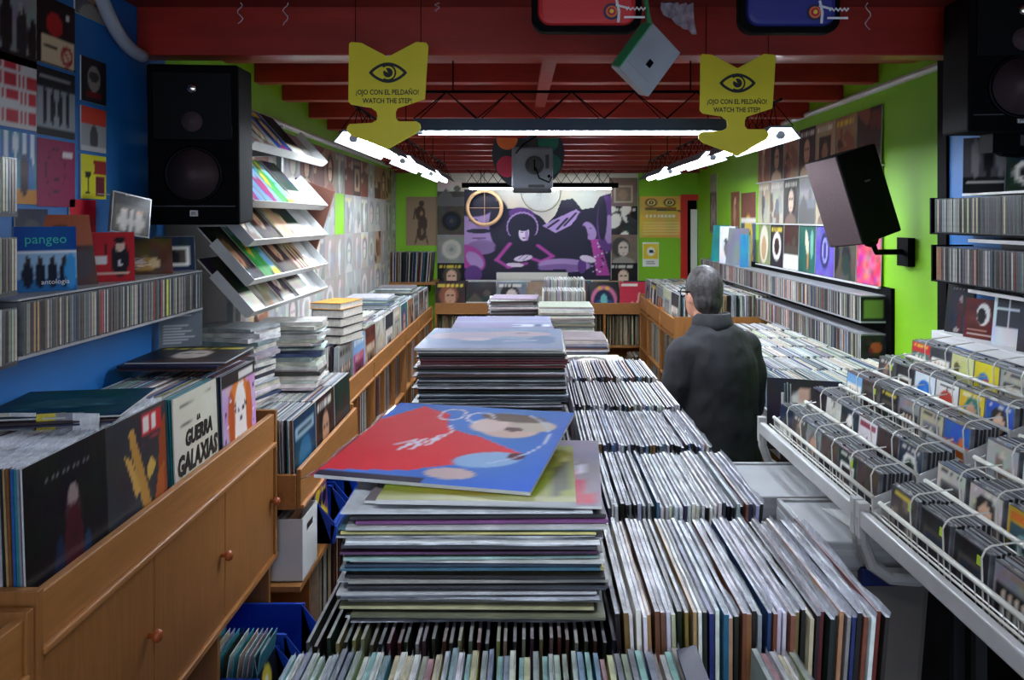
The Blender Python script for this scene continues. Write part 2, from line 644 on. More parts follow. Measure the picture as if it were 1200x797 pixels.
def cd_cover(seed, pal='vivid', n=12):
    key = ('cd', seed, pal)
    if key not in ART_CACHE:
        A, d = random_art(seed + 500, n, pal)
        ART_CACHE[('d',) + key] = d
        cover_mesh(key, A, CDW, CDH, CDT, [M_printp, M_case], inset=0.004)
    return ART_CACHE[key], ART_CACHE[('d',) + key]


# shared meshes: a record standing spine towards local -y (thickness x, depth y, height z)
def standing_lp(seed, th=0.0044, top=None):
    rg = random.Random(seed)
    b = MB()
    o = len(b.v)
    h = th / 2
    S = LPS
    P = [(-h, 0, 0), (h, 0, 0), (h, S, 0), (-h, S, 0), (-h, 0, S), (h, 0, S), (h, S, S), (-h, S, S)]
    b.quadbox(P)
    b.mi[1] = 1
    # bag mouth standing a little above the sleeve
    N = 8
    off = [rg.uniform(-.0018, .0018) for _ in range(N + 1)]
    hh = [rg.uniform(.003, .009) for _ in range(N + 1)]
    o = len(b.v)
    for i in range(N + 1):
        y = S * i / N
        b.v += [(h * .8, y, S - .002), (h * .8 + off[i], y, S + hh[i])]
    for i in range(N):
        b.f.append((o + 2 * i, o + 2 * i + 2, o + 2 * i + 3, o + 2 * i + 1)); b.mi.append(2); b.c.append(None)
    return b.mesh('record sleeve', [M_card, top or M_cardtop, M_bag])


LPM = [standing_lp(i, t) for i, t in enumerate((0.0042, 0.0048, 0.0050, 0.0058))]
LPK = LPM + [standing_lp(i + 20, t, M_cardtopc) for i, t in enumerate((0.0042, 0.0048, 0.0054))]
LPC = [standing_lp(i + 9, t, M_cardtopc) for i, t in enumerate((0.0056, 0.0066, 0.0070, 0.0072))]


def flat_lp(seed, th):
    rg = random.Random(seed + 50)
    b = MB()
    h = LPS / 2
    # sleeve with slightly bowed front edge and a bag lip at one side
    b.box(-h, h, -h, h, 0, th * 0.74)
    N = 6
    o = len(b.v)
    for i in range(N + 1 if seed in (1, 5) else 0):
        x = -h + LPS * i / N
        z = th * 0.45 + rg.uniform(-.0012, .0012)
        b.v += [(x, -h + .002, z), (x, -h - rg.uniform(.002, .008), z - rg.uniform(0, .0015))]
    for i in range(N if seed in (1, 5) else 0):
        b.f.append((o + 2 * i, o + 2 * i + 1, o + 2 * i + 3, o + 2 * i + 2)); b.mi.append(1); b.c.append(None)
    return b.mesh('flat record sleeve', [M_card, M_bag])


FLATT = (0.0034, 0.0044, 0.0060, 0.0082, 0.0026, 0.0032, 0.0040, 0.0052)
FLM = [flat_lp(i, t) for i, t in enumerate(FLATT)]


def spine_cd():
    b = MB()
    h = CDT / 2 * 0.94
    b.box(-h, h, 0, 0.141, 0, CDH, 0)
    b.box(-h * .72, h * .72, -0.0006, 0.001, 0.004, CDH - 0.004, 1)
    return b.mesh('compact disc case', [M_case, M_spine])


def plain_cd():
    b = MB()
    b.box(-CDW / 2, CDW / 2, 0, 0.0016, 0, CDH, 0)
    b.box(-CDW / 2, CDW / 2, 0.0020, CDT * .92, 0, CDH - .001, 1)
    b.box(-CDW / 2 + .004, CDW / 2 - .002, -0.0005, 0.0005, 0.004, CDH - .004, 2)
    return b.mesh('compact disc case', [M_case, M_casedark, M_spine])


SPM = spine_cd()
PLM = plain_cd()

SLEEVES = [((232, 234, 236), 12), ((196, 200, 206), 9), ((128, 130, 134), 5), ((40, 42, 48), 11), ((18, 18, 22), 9), ((178, 144, 100), 4), ((112, 72, 46), 3),
           ((44, 92, 150), 5), ((30, 40, 88), 4), ((42, 118, 124), 4), ((150, 40, 40), 4), ((96, 26, 28), 2), ((222, 208, 172), 5), ((126, 128, 52), 3), ((60, 128, 72), 2)]
SL_POOL = [c for c, k in SLEEVES for _ in range(k)]
CDSP = [((170, 170, 166), 9), ((124, 122, 118), 12), ((84, 82, 80), 11), ((58, 58, 60), 9), ((24, 24, 28), 8), ((188, 180, 156), 4), ((104, 82, 66), 4), ((60, 82, 108), 2), ((120, 50, 46), 2), ((104, 106, 70), 1), ((70, 100, 104), 1)]
CD_POOL = [c for c, k in CDSP for _ in range(k)]


def jit(c, rg, a=10):
    return tuple(min(255, max(0, q + rg.randint(-a, a))) for q in c)


def Z(h):
    return H - h


# records and discs past the individually built ones: one collected mesh each
REST, RESTCD = MB(), MB()


def rest_slab(M4, size, c, top=None, tgt=None):
    t = tgt or REST
    x0, x1, y0, y1, z0, z1 = size
    P = [M4 @ Vector(p) for p in ((x0, y0, z0), (x1, y0, z0), (x1, y1, z0), (x0, y1, z0), (x0, y0, z1), (x1, y0, z1), (x1, y1, z1), (x0, y1, z1))]
    t.quadbox(P, 0, c)
    if top:
        t.c[-5] = top


def filed(me, loc, rot, c, label, group, single=True):
    """one record standing on its edge"""
    if single:
        return tag(inst('record_sleeve', me, loc, rot, c), label, 'record', group)
    M4 = Matrix.Translation(loc) @ Euler(rot).to_matrix().to_4x4()
    rest_slab(M4, (-.002, .002, 0, LPS, 0, LPS), c, tuple(int(q * .38 + 205 * .62) for q in c))  # top face mixed towards pale grey as painted sheen


def shelved_cd(loc, rot, c, label, group, single=True):
    if single:
        return tag(inst('compact_disc', SPM, loc, rot, c), label, 'compact disc', group)
    M4 = Matrix.Translation(loc) @ Euler(rot).to_matrix().to_4x4()
    rest_slab(M4, (-.0046, .0046, 0, .141, 0, CDH), c, (120, 124, 130), RESTCD)


# ================================================================== THE ROOM
XL0, XL1 = -1.32, -1.47       # left wall: front part and rear part
XR0, XR1 = 1.66, 1.88
YB = 9.10
ZC = H + 0.95
struct(MB().box(-1.7, 2.1, 0.5, 9.3, -0.06, 0).build('floor', M_floor))
struct(MB().box(-1.6, 1.98, -2.0, 0.5, 0, 0.40).build('floor_step', M_floor))
struct(MB().box(-1.62, XL0, -2.0, 2.98, 0, ZC).build('wall_left_front', M_blue))
struct(MB().box(-1.62, XL1, 2.98, YB, 0, ZC).build('wall_left', M_green))
struct(MB().box(XR0, 2.0, -2.0, 3.27, 0, ZC).build('wall_right_front', M_blue))
struct(MB().box(XR1, 2.0, 3.27, YB, 0, ZC).build('wall_right', M_green))
struct(MB().box(XR0 - .012, XR0 + .02, 3.23, 3.30, 0, ZC).build('trim_1', M_black))
wb = struct(MB().box(-1.62, 2.0, YB, YB + .1, 0, ZC).build('wall_back', M_green))
struct(MB().box(-1.0, 1.22, YB - .012, YB, 0.9, H + .62).build('trim_2', M_cream))
# ceiling: the rear part slopes down a little towards the back, a deep lintel closes the front part
def zj(y):
    """underside of the rear joists"""
    return H + .73 - .05 * (y - 4.39)


ceil = MB()
ceil.quadbox([(-1.62, 2.86, zj(2.86) + .2), (2.0, 2.86, zj(2.86) + .2), (2.0, YB, zj(YB) + .2), (-1.62, YB, zj(YB) + .2),
              (-1.62, 2.86, zj(2.86) + .26), (2.0, 2.86, zj(2.86) + .26), (2.0, YB, zj(YB) + .26), (-1.62, YB, zj(YB) + .26)])
ceil.box(-1.62, 2.0, -2.0, 2.76, H + .712, H + .76)
ceil = struct(ceil.build('ceiling', M_redc))
for y in (3.40, 3.90, 4.39, 4.885, 5.48, 5.98, 6.35, 6.74, 7.12, 7.47, 7.86, 8.21, 8.60, 8.98):
    MB().box(XL1, XR1, y, y + .09, zj(y), zj(y) + .215).build('joist', M_red, ceil, bevel=.004)
MB().box(XL0, XR0, 2.76, 2.86, H + .55, H + 1.0).build('lintel', M_red, ceil, bevel=.005)
q = MB()
q.quadbox([(.052, 2.84, H + .565), (.105, 2.84, H + .565), (.100, 4.9, H + .665), (.040, 4.9, H + .665),
           (.052, 2.84, H + .585), (.105, 2.84, H + .585), (.100, 4.9, H + .685), (.040, 4.9, H + .685)])
q.build('brace', M_red, ceil)
# cable trunking on both walls
struct(MB().tube([(XL1 + .02, 3.22, H + .555), (XL1 + .02, YB, H + .545)], .019, 8).build('trim_3', M_lgrey))
struct(MB().tube([(XR1 - .02, 3.32, H + .69), (XR1 - .02, YB, H + .69)], .019, 8).build('trim_4', M_lgrey))

# door in the back wall with a red frame
d1 = struct(MB().box(1.76, 1.87, YB - .01, YB, 0, H + .2).build('door_1', M_black))
fr = MB().box(1.69, 1.76, YB - .05, YB - .001, 0, H + .265).box(1.76, 1.88, YB - .05, YB - .001, H + .2, H + .265)
fr.build('door_frame', M_redframe, d1)
MB().box(1.80, 1.87, YB - .04, YB - .012, .02, H + .1).build('door_leaf', M_white, d1)

# conduit curving down the blue wall behind the loudspeaker
pts = []
for i in range(13):
    t = i / 12
    x = -1.285
    y = 2.42 + .31 * t
    z = H + .71 - .17 * t - .05 * math.sin(t * PI)
    pts.append((x, y, z))
tag(MB().tube(pts, .021, 10).build('conduit_pipe', M_pipe, smooth=True), 'grey plastic conduit curving down the blue wall above the loudspeaker', 'pipe')


# ================================================================== LAMPS
def lamp(x0, x1, y0, y1, z, label, group=None, along='y', truss=True, tube=None):
    """suspended fluorescent fitting: housing, tube, end caps, wire truss and hangers"""
    cx, cy = (x0 + x1) / 2, (y0 + y1) / 2
    r_ = root('fluorescent_lamp', label, 'lamp', (cx, cy, z - .02), group=group)
    # profile across the fitting
    if along == 'y':
        def P(a, l, h): return (cx + a, l, z + h)
        l0, l1 = y0, y1
    else:
        def P(a, l, h): return (l, cy + a, z + h)
        l0, l1 = x0, x1
    b = MB()
    prof = [(-.085, -.002), (-.045, .05), (.045, .05), (.085, -.002), (.08, -.002), (.042, .042), (-.042, .042), (-.08, -.002)]
    o = len(b.v)
    n = len(prof)
    for l in (l0, l1):
        b.v += [P(a, l, h) for a, h in prof]
    for k in range(n):
        k2 = (k + 1) % n
        b.f.append((o + k, o + k2, o + n + k2, o + n + k)); b.mi.append(1 if k in (4, 5, 6) else 0); b.c.append(None)
    for e in (0, n):
        for quad in ((0, 1, 6, 7), (1, 2, 5, 6), (2, 3, 4, 5)):
            b.f.append(tuple(o + e + i for i in quad)); b.mi.append(0); b.c.append(None)
    b.build('housing', [M_lamp, M_refl], r_)
    t = MB()
    t.tube([P(0, l0 + .03, .012), P(0, l1 - .03, .012)], .018, 12)
    t.build('tube', tube or M_tube, r_, smooth=True)
    for l, l2 in ((l0, l0 + .03), (l1 - .03, l1)):
        MB().tube([P(0, l, .012), P(0, l2, .012)], .018, 8).build('end_cap', M_refl, r_)
    if truss:
        w_ = MB()
        top = .16
        w_.tube([P(0, l0, top), P(0, l1, top)], .006, 6)
        N = 10
        for s in (-.05, .05):
            for i in range(N):
                a, c = l0 + (l1 - l0) * i / N, l0 + (l1 - l0) * (i + 1) / N
                if i % 2 == 0:
                    w_.tube([P(s, a, .05), P(0, c, top)], .0022, 4)
                else:
                    w_.tube([P(0, a, top), P(s, c, .05)], .0022, 4)
        w_.build('truss', M_black, r_)
        hg = MB()
        for t_ in (.12, .88):
            l = l0 + (l1 - l0) * t_
            hg.tube([P(0, l, top), P(0, l, (H + .712 if cy < 2.8 else ZC) - z)], .003, 4)
        hg.build('hanger', M_black, r_)
    return r_


lamp(-.44, .78, 3.12, 3.28, H + .335, 'long fluorescent lamp hung crosswise between the two yellow signs', along='x')
lamp(-.86, -.66, 3.55, 4.68, H + .335, 'fluorescent lamp on the left side hung next to the yellow sign', along='y', group='side lamps')
lamp(-.86, -.66, 4.95, 6.15, H + .335, 'fluorescent lamp on the left side, middle one of three', group='side lamps')
lamp(-.86, -.66, 6.40, 7.55, H + .335, 'fluorescent lamp on the left side, nearest the back wall', group='side lamps')
lamp(.95, 1.15, 3.40, 4.45, H + .335, 'fluorescent lamp on the right side hung behind the yellow sign', group='side lamps')
lamp(.95, 1.15, 4.65, 5.80, H + .335, 'fluorescent lamp on the right side, middle one of three', group='side lamps')
lamp(.95, 1.15, 6.05, 7.15, H + .335, 'fluorescent lamp on the right side, nearest the red door', group='side lamps')

lamp(-.45, .75, .42, .58, H + .53, 'fluorescent lamp hung over the step in the front room', along='x', tube=M_tubefront)

# thin bar lamp in front of the mural
r_ = root('bar_lamp', 'thin black bar lamp with a dim tube above the mural', 'lamp', (.13, 8.66, H + .30))
MB().box(-.70, .95, 8.62, 8.70, H + .325, H + .375).build('housing', M_black, r_)
for a, b_ in ((-.62, .08), (.16, .88)):
    MB().tube([(a, 8.66, H + .315), (b_, 8.66, H + .315)], .010, 8).build('tube', M_tubeback, r_)
hg = MB()
for i in range(14):
    a = -.65 + 1.55 * i / 14
    hg.tube([(a, 8.66, H + .375), (a + .11, 8.66, H + .53)], .003, 4)
    hg.tube([(a + .11, 8.66, H + .375), (a, 8.66, H + .53)], .003, 4)
for a in (-.5, .75):
    hg.tube([(a, 8.66, H + .37), (a, 8.66, ZC)], .003, 4)
hg.build('truss', M_black, r_)


# ================================================================== HANGING THINGS
def sign(xc, y, ztop, s, label):
    """yellow arrow board with notch, eye and two lines of lettering"""
    zp = [(48, 50), (58, 41), (112, 45), (250, 118), (396, 40), (448, 44), (459, 60), (452, 180), (441, 338), (300, 384), (290, 405), (291, 436),
          (306, 452), (398, 452), (418, 466), (421, 488), (408, 508), (250, 597), (62, 527), (38, 505), (36, 484), (50, 466), (165, 460), (190, 446),
          (195, 425), (190, 402), (162, 382), (60, 366), (44, 350)]
    k = s * .000612
    r_ = root('step_warning_sign', label, 'sign', (xc, y, ztop - 597 * k), group='yellow step warning signs')
    poly = [((a - 250) * k, (597 - b) * k) for a, b in zp]
    MB().prism(poly[::-1], 0, .005).build('board', M_yellow, r_, local=True)

    def pt(a, b): return ((a - 250) * k, (597 - b) * k)
    e = MB()
    N = 18
    # almond outline
    def almond(hw, hh):
        up = [(-hw + 2 * hw * i / N, hh * math.sin(PI * i / N) ** .8) for i in range(N + 1)]
        return up + [(a, -b) for a, b in reversed(up[1:-1])]
    oA, iA = almond(100, 53), almond(80, 38)
    o = len(e.v); n = len(oA)
    for P_ in (oA, iA):
        for a, b in P_:
            x, z = pt(250 + a, 200 - b)
            e.v.append((x, -.0008, z))
    for i in range(n):
        j = (i + 1) % n
        e.f.append((o + i, o + j, o + n + j, o + n + i)); e.mi.append(0); e.c.append(None)
    # iris ring and pupil with a notch
    def ringp(r0, r1, a0, a1, yy):
        o = len(e.v); m = 24
        for i in range(m + 1):
            a = a0 + (a1 - a0) * i / m
            for rr in (r0, r1):
                x, z = pt(250 + rr * math.cos(a), 200 - rr * math.sin(a))
                e.v.append((x, yy, z))
        for i in range(m):
            e.f.append((o + 2 * i, o + 2 * i + 1, o + 2 * i + 3, o + 2 * i + 2)); e.mi.append(0); e.c.append(None)
    ringp(34, 43, -2.2, 2.3, -.0009)
    ringp(1, 25, -PI - .5, 2.0, -.0009)
    e.build('eye_symbol', M_ink, r_, local=True)
    x, z = pt(247, 314)
    text('lettering', '¡OJO CON EL PELDAÑO!', 37 * k, M_ink, r_, (x, -.0012, z), bold=.0004, sx=.80)
    x, z = pt(247, 358)
    text('lettering', 'WATCH THE STEP!', 36 * k, M_ink, r_, (x, -.0012, z), bold=.0004, sx=.84)
    th = MB()
    for a in (80, 420):
        x, z = pt(a, 52)
        th.tube([(x, .003, z), (x, .003, H + .712 - (ztop - 597 * k))], .0012, 4)
    th.build('thread', M_black, r_, local=True)


sign(-.445, 2.60, H + .585, 1.0, 'yellow step warning board hung by the left lamps near the loudspeaker')
sign(.70, 2.74, H + .575, 1.0, 'yellow step warning board hung by the right lamps near the green wall')


def nylon_bag(x0, x1, y, z0, m, label):
    r_ = root('nylon_bag', label, 'bag', ((x0 + x1) / 2, y, z0), group='nylon bags under the ceiling')
    w_, h_ = x1 - x0, .25
    def rr(w, h, r, n=5):
        P_ = []
        for cx, cz, a0 in ((w / 2 - r, h - r, 0), (-w / 2 + r, h - r, PI / 2), (-w / 2 + r, r, PI), (w / 2 - r, r, 1.5 * PI)):
            for i in range(n + 1):
                a = a0 + PI / 2 * i / n
                P_.append((cx + r * math.cos(a), cz + r * math.sin(a)))
        return P_
    b = MB()
    P_ = rr(w_ - .03, h_ - .03, .03)
    P_ = [(a, c + .015) for a, c in P_]
    b.prism(P_[::-1], -.03, .03)
    o_ = b.build('panel', m, r_, local=True, bevel=.012)
    MB().prism(rr(w_, h_, .035)[::-1], -.018, .022).build('border', M_black, r_, local=True, bevel=.006)
    # emblem: rings and script
    e = MB()
    ex, ez = w_ * .22, .045
    for r0, mi in ((.020, 0), (.014, 1), (.010, 2), (.005, 3)):
        e.lathe([(r0, 0), (r0, .0015 + .001 * mi)], (ex, -.031 - .0008 * mi, ez), n=18, mi=mi)
    e.build('emblem', [mat('emblem navy', (30, 30, 80)), mat('emblem orange', (232, 120, 40)), mat('emblem red', (190, 30, 60)), mat('emblem yellow', (240, 210, 70))], r_, local=True)
    MB().tube([(ex + .012, -.032, ez + .028), (ex + .018, -.032, ez), (ex + .016, -.032, ez - .026)], .0035, 5).tube([(ex + .01, -.032, ez + .016), (ex + .04, -.032, ez + .008)], .003, 5).tube([(ex + .036 + .005 * i, -.032, ez + .004 + .006 * (i % 2)) for i in range(10)], .0026, 5).build('script', M_white, r_, local=True)
    MB().box(ex + .03, ex + .08, -.0325, -.0315, ez - .016, ez - .011).build('script_line', M_white, r_, local=True)
    hk = MB()
    for a in (-w_ * .3, w_ * .3):
        hk.tube([(a, .0, h_ - .01), (a, .0, H + .714 - z0)], .004, 4)
    hk.build('hook', M_black, r_, local=True)


nylon_bag(.008, .275, 2.0, H + .452, M_redcloth, 'red nylon bag with black border hung under the ceiling')
nylon_bag(.512, .757, 2.0, H + .450, M_bluecloth, 'dark blue nylon bag with black border hung under the ceiling')

# translucent case hung by a green strap
cr = root('plastic_case', 'frosted plastic case with green side hung by a green strap', 'case', (.345, 2.40, H + .345))
Rm = (Matrix.Rotation(R(-52), 3, 'Y').inverted() @ Matrix.Rotation(R(0), 3, 'Z'))
Rm = Matrix.Rotation(R(26), 3, 'Z') @ Matrix.Rotation(R(14), 3, 'X') @ Matrix.Rotation(R(34), 3, 'Y')
cc = Vector((.345, 2.40, H + .465))
MB().obox(cc, (.135, .052, .165), Rm).build('case_body', M_frost, cr, bevel=.004)
MB().obox(cc + Rm @ Vector((-.012, -.027, -.05)), (.100, .003, .004), Rm).build('ridge', M_frost, cr)
MB().obox(cc + Rm @ Vector((-.0685, 0, 0.0)), (.004, .048, .155), Rm).build('green_side', M_gstrap, cr)
MB().obox(cc + Rm @ Vector((.002, -.028, -.01)), (.016, .006, .02), Rm).build('latch', M_blackg, cr)
top = cc + Rm @ Vector((-.06, 0, .078))
tr = cc + Rm @ Vector((.06, .01, .02))
st = MB()
st.tube([top, (top.x - .006, 2.42, H + .712)], .006, 5)
st.tube([tr, (tr.x - .06, 2.44, H + .712)], .006, 5)
st.build('strap', M_gstrap, cr)

# curls of torn tape under the first joist
for i, (x, L, y) in enumerate(((-.95, .07, 2.70), (-.80, .075, 2.70), (-.30, .03, 2.70), (1.12, .09, 2.70))):
    pts = [(x + .008 * math.sin(k * 1.3 + i), y + .004 * math.cos(k), H + .712 - L * k / 8) for k in range(9)]
    tag(MB().tube(pts, .0016, 4).build('tape_curl', M_bag), 'thin curl of torn clear tape hanging from the front joist', 'tape', 'torn tape under the joist')
pl = MB()
rg = random.Random(4)
N = 9
o = 0
for i in range(N + 1):
    for j in range(3):
        pl.v.append((.44 + .11 * i / N + rg.uniform(-.008, .008), 2.70 + rg.uniform(-.01, .01), H + .712 - .022 * j - .03 * (i / N) * j + rg.uniform(-.006, .006)))
for i in range(N):
    for j in range(2):
        a = i * 3 + j
        pl.f.append((a, a + 1, a + 4, a + 3)); pl.mi.append(0); pl.c.append(None)
tag(pl.build('plastic_scrap', M_bag), 'crumpled scrap of clear plastic hanging beside the green strap', 'plastic')


# ================================================================== LOUDSPEAKERS
def speaker_front(name, label, loc, rot, w_, h_, d_, badge=True, group=None):
    """front is local -y, base at z = 0"""
    r_ = root(name, label, 'loudspeaker', loc, rot, group)
    MB().box(-w_ / 2, w_ / 2, 0, d_, 0, h_).build('cabinet', M_black, r_, local=True, bevel=.008)
    bz = h_ * .12
    MB().box(-w_ / 2 + .02, w_ / 2 - .02, -.008, .0, h_ * .53, h_ - .025).build('horn_panel', M_blackg, r_, local=True, bevel=.003)
    wf = root('x', None, None, (0, 0, 0))
    bpy.data.objects.remove(wf)
    tw = MB().lathe([(.016, 0), (.017, .006), (.011, .008), (.002, .012)], (0, -.008, h_ * .85), n=20)
    tw.build('tweeter', M_chrome, r_, local=True, smooth=True)
    md = MB().lathe([(.032, .0), (.034, .003), (.012, .0015), (.011, .008), (.001, .012)], (0, -.008, h_ * .645), n=24)
    md.build('midrange_cone', M_cone, r_, local=True, smooth=True)
    R0 = w_ * .285
    wz = h_ * .315
    MB().lathe([(R0 + .012, 0), (R0 + .012, .006), (R0, .008), (R0, .001)], (0, 0.0, wz), n=32).build('woofer_surround', M_blackg, r_, local=True, smooth=True)
    MB().lathe([(R0, .004), (R0 * .35, -.02), (R0 * .33, .0), (.001, .010)], (0, -.004, wz), n=32).build('woofer_cone', M_cone, r_, local=True, smooth=True)
    MB().box(-w_ / 2 + .015, w_ / 2 - .015, -.005, .0, h_ * .115, h_ * .122).build('seam', M_dgrey, r_, local=True)
    if badge:
        bd = MB().box(-.013, .013, -.006, 0, h_ * .055, h_ * .055 + .02).build('badge', M_lgrey, r_, local=True)
        text('badge_lettering', 'JBL', .013, M_ink, r_, (0, -.0068, h_ * .055 + .006))
    return r_


sp = speaker_front('loudspeaker', 'black two-way loudspeaker mounted above the left shelf of compact discs', (-1.120, 2.75, H - .022), (R(3), 0, R(6)), .295, .535, .20)
MB().box(-.05, .05, .20, .235, .2, .3).box(-.17, .0, .21, .235, .235, .265).build('bracket', M_black, sp, local=True)
sp2 = speaker_front('loudspeaker', 'black loudspeaker in the dark corner above the right disc shelves', (1.475, 2.45, H + .262), (R(2), 0, R(-8)), .30, .42, .22, True)
MB().box(-.04, .04, .1, .2, -.06, .0).tube([(0, .15, -.05), (.14, .19, -.06)], .02, 8).build('bracket', M_black, sp2, local=True)

# plain box speaker leaning out from the green wall
r_ = root('loudspeaker', 'black box loudspeaker tilted out from the green wall on a bracket', 'loudspeaker', (1.60, 3.92, H - .16))
Rm = Matrix.Rotation(R(-17), 3, 'Y') @ Matrix.Rotation(R(19), 3, 'Z')
cc = Vector((1.555, 3.93, H + .105))
MB().obox(cc, (.235, .235, .43), Rm).build('cabinet', M_black, r_, bevel=.008)
M_grille = mat('side-lit grille cloth', (58, 42, 44), rough=0.8, noise=0.15, nscale=80)  # brown of the side-lit face put into the cloth colour
MB().obox(cc + Rm @ Vector((-.119, 0, 0)), (.006, .225, .42), Rm).build('grille', M_grille, r_, bevel=.003)
MB().obox(cc + Rm @ Vector((.01, -.1185, .06)), (.03, .002, .008), Rm).build('badge', M_dgrey, r_)
b = MB().box(1.845, 1.88, 3.98, 4.10, H - .235, H - .095)
b.tube([(1.85, 4.04, H - .165), (1.70, 4.0, H - .165), (1.66, 3.97, H - .10)], .014, 8).ball((1.655, 3.965, H - .10), .04, 12)
b.build('bracket', M_black, r_)


# ================================================================== BACK WALL
# mural: a crowd of long-haired people in violet and navy (painted print)
A = Art(190, 116, (226, 222, 208))
NV, PU, LV, PK, SKN = (18, 14, 50), (96, 52, 132), (178, 146, 206), (186, 66, 164), (232, 216, 238)
A.noise(10, 3)
A.poly([(0, .98), (.16, .98), (.26, .78), (.40, .80), (.52, .70), (.56, .62), (.62, .72), (.66, .88), (.74, .90), (.80, .78), (.88, .80), (.92, .92), (1, .96), (1, 0), (0, 0)], NV)
A.ell(.38, .70, .10, .10, PU)
A.poly([(.53, .60), (.62, .52), (.72, .60), (.80, .74), (.76, .78), (.60, .66)], LV)
A.line([(.57, .58), (.64, .66)], .012, NV).line([(.63, .56), (.70, .68)], .012, NV).line([(.68, .60), (.76, .74)], .010, NV)
# large face at the left edge
A.ell(.09, .62, .15, .34, LV); A.ell(.06, .86, .16, .16, NV); A.ell(.24, .62, .07, .26, NV)
A.ell(.10, .54, .085, .026, NV); A.ell(.10, .46, .05, .012, (110, 70, 130)); A.ell(.06, .66, .03, .015, NV)
A.ell(.12, .36, .10, .08, (150, 118, 178))
A.ell(.04, .24, .09, .16, PK, .4); A.ell(.07, .22, .05, .10, LV, .4); A.ell(.06, .06, .06, .10, PU)
# middle figure leaning on its arms
A.ell(.40, .34, .19, .16, NV)
for q in range(16):
    a_ = PI * (q / 15) * 1.3 - .45
    A.ell(.395 + .088 * math.cos(a_), .585 + .135 * math.sin(a_), .022, .034, LV)
for q in range(16):
    a_ = PI * (q / 15) * 1.3 - .45
    A.ell(.395 + .074 * math.cos(a_), .580 + .115 * math.sin(a_), .026, .040, NV)
A.ell(.395, .58, .076, .12, NV)
A.ell(.405, .515, .036, .085, SKN); A.ell(.40, .575, .04, .035, NV); A.ell(.405, .462, .012, .008, (120, 60, 110)); A.ell(.392, .525, .008, .006, NV); A.ell(.420, .525, .008, .006, NV)
A.ell(.425, .49, .012, .06, (180, 150, 204))
A.line([(.31, .40), (.22, .22), (.30, .14), (.42, .18)], .022, PK).line([(.50, .38), (.60, .26), (.52, .20), (.42, .26)], .022, PK)
A.ell(.40, .24, .065, .032, SKN, .3); A.ell(.345, .165, .06, .024, SKN, -.1)
A.line([(.37, .23), (.40, .27)], .004, PU).line([(.40, .22), (.43, .26)], .004, PU)
# reclining leg and right-hand figure
A.ell(.68, .16, .18, .075, LV, -.05); A.ell(.66, .13, .16, .045, (140, 104, 170)); A.ell(.80, .15, .03, .08, PU)
A.ell(.83, .60, .075, .18, NV); A.ell(.85, .54, .045, .105, LV, .2); A.ell(.84, .50, .012, .008, PU); A.ell(.86, .57, .008, .006, NV)
A.ell(.81, .46, .03, .14, NV)
A.poly([(.86, .44), (.92, .46), (.99, .05), (.90, .05)], PK)
for i in range(22):
    A.ell(.87 + .1 * random.random(), .08 + .34 * random.random(), .008, .010, random.choice([LV, NV, SKN]))
A.ell(.84, .23, .06, .035, SKN, -.5)
A.ell(.97, .62, .07, .32, PU); A.ell(.985, .56, .035, .16, LV); A.ell(.94, .68, .03, .24, NV)
A.rect(.22, 0, .70, .085, (224, 222, 210)); A.poly([(.22, .085), (.70, .085), (.69, .115), (.23, .10)], NV)
me = cover_mesh('mural', A, 1.63, 1.0, .006, [M_print, M_print])
o = inst('mural_poster', me, (.107, YB - .019, H - .68))
tag(o, 'large violet and navy mural of long-haired people on the back wall', 'poster')

# hoop and clear disc hung before the mural
pts = [(-.475 + .185 * math.cos(a), 8.9, H + .115 + .185 * math.sin(a)) for a in np.linspace(0, 2 * PI, 37)[:-1]]
r_ = root('hanging_hoop', 'pale orange hoop with crossed wires hanging before the mural', 'hoop', (-.475, 8.9, H - .09))
MB().tube(pts, .02, 8, closed=True).build('rim', M_hoop, r_, smooth=True)
MB().tube([(-.475, 8.9, H - .06), (-.475, 8.9, H + .29)], .003, 4).tube([(-.65, 8.9, H + .115), (-.30, 8.9, H + .115)], .003, 4).build('cross_wire', M_hoop, r_)
MB().tube([(-.475, 8.9, H + .30), (-.475, 8.9, ZC)], .002, 4).build('thread', M_black, r_)
r_ = root('hanging_disc', 'thin clear disc with spoked centre hanging before the mural', 'disc', (.14, 8.95, H + .06))
pts = [(.14 + .215 * math.cos(a), 8.95, H + .29 + .215 * math.sin(a)) for a in np.linspace(0, 2 * PI, 41)[:-1]]
MB().tube(pts, .008, 6, closed=True).build('rim', mat('disc rim', (150, 146, 128), rough=.3), r_, smooth=True)
MB().lathe([(.20, 0), (.20, .002)], (.14, 8.95, H + .29), n=32).build('pane', M_glass, r_)
sp_ = MB()
for i in range(8):
    a = i * PI / 4
    sp_.tube([(.14, 8.945, H + .29), (.14 + .09 * math.cos(a), 8.945, H + .29 + .09 * math.sin(a))], .003, 4)
sp_.build('spokes', M_grey, r_)
MB().tube([(.14, 8.95, H + .50), (.14, 8.95, ZC)], .002, 4).build('thread', M_black, r_)

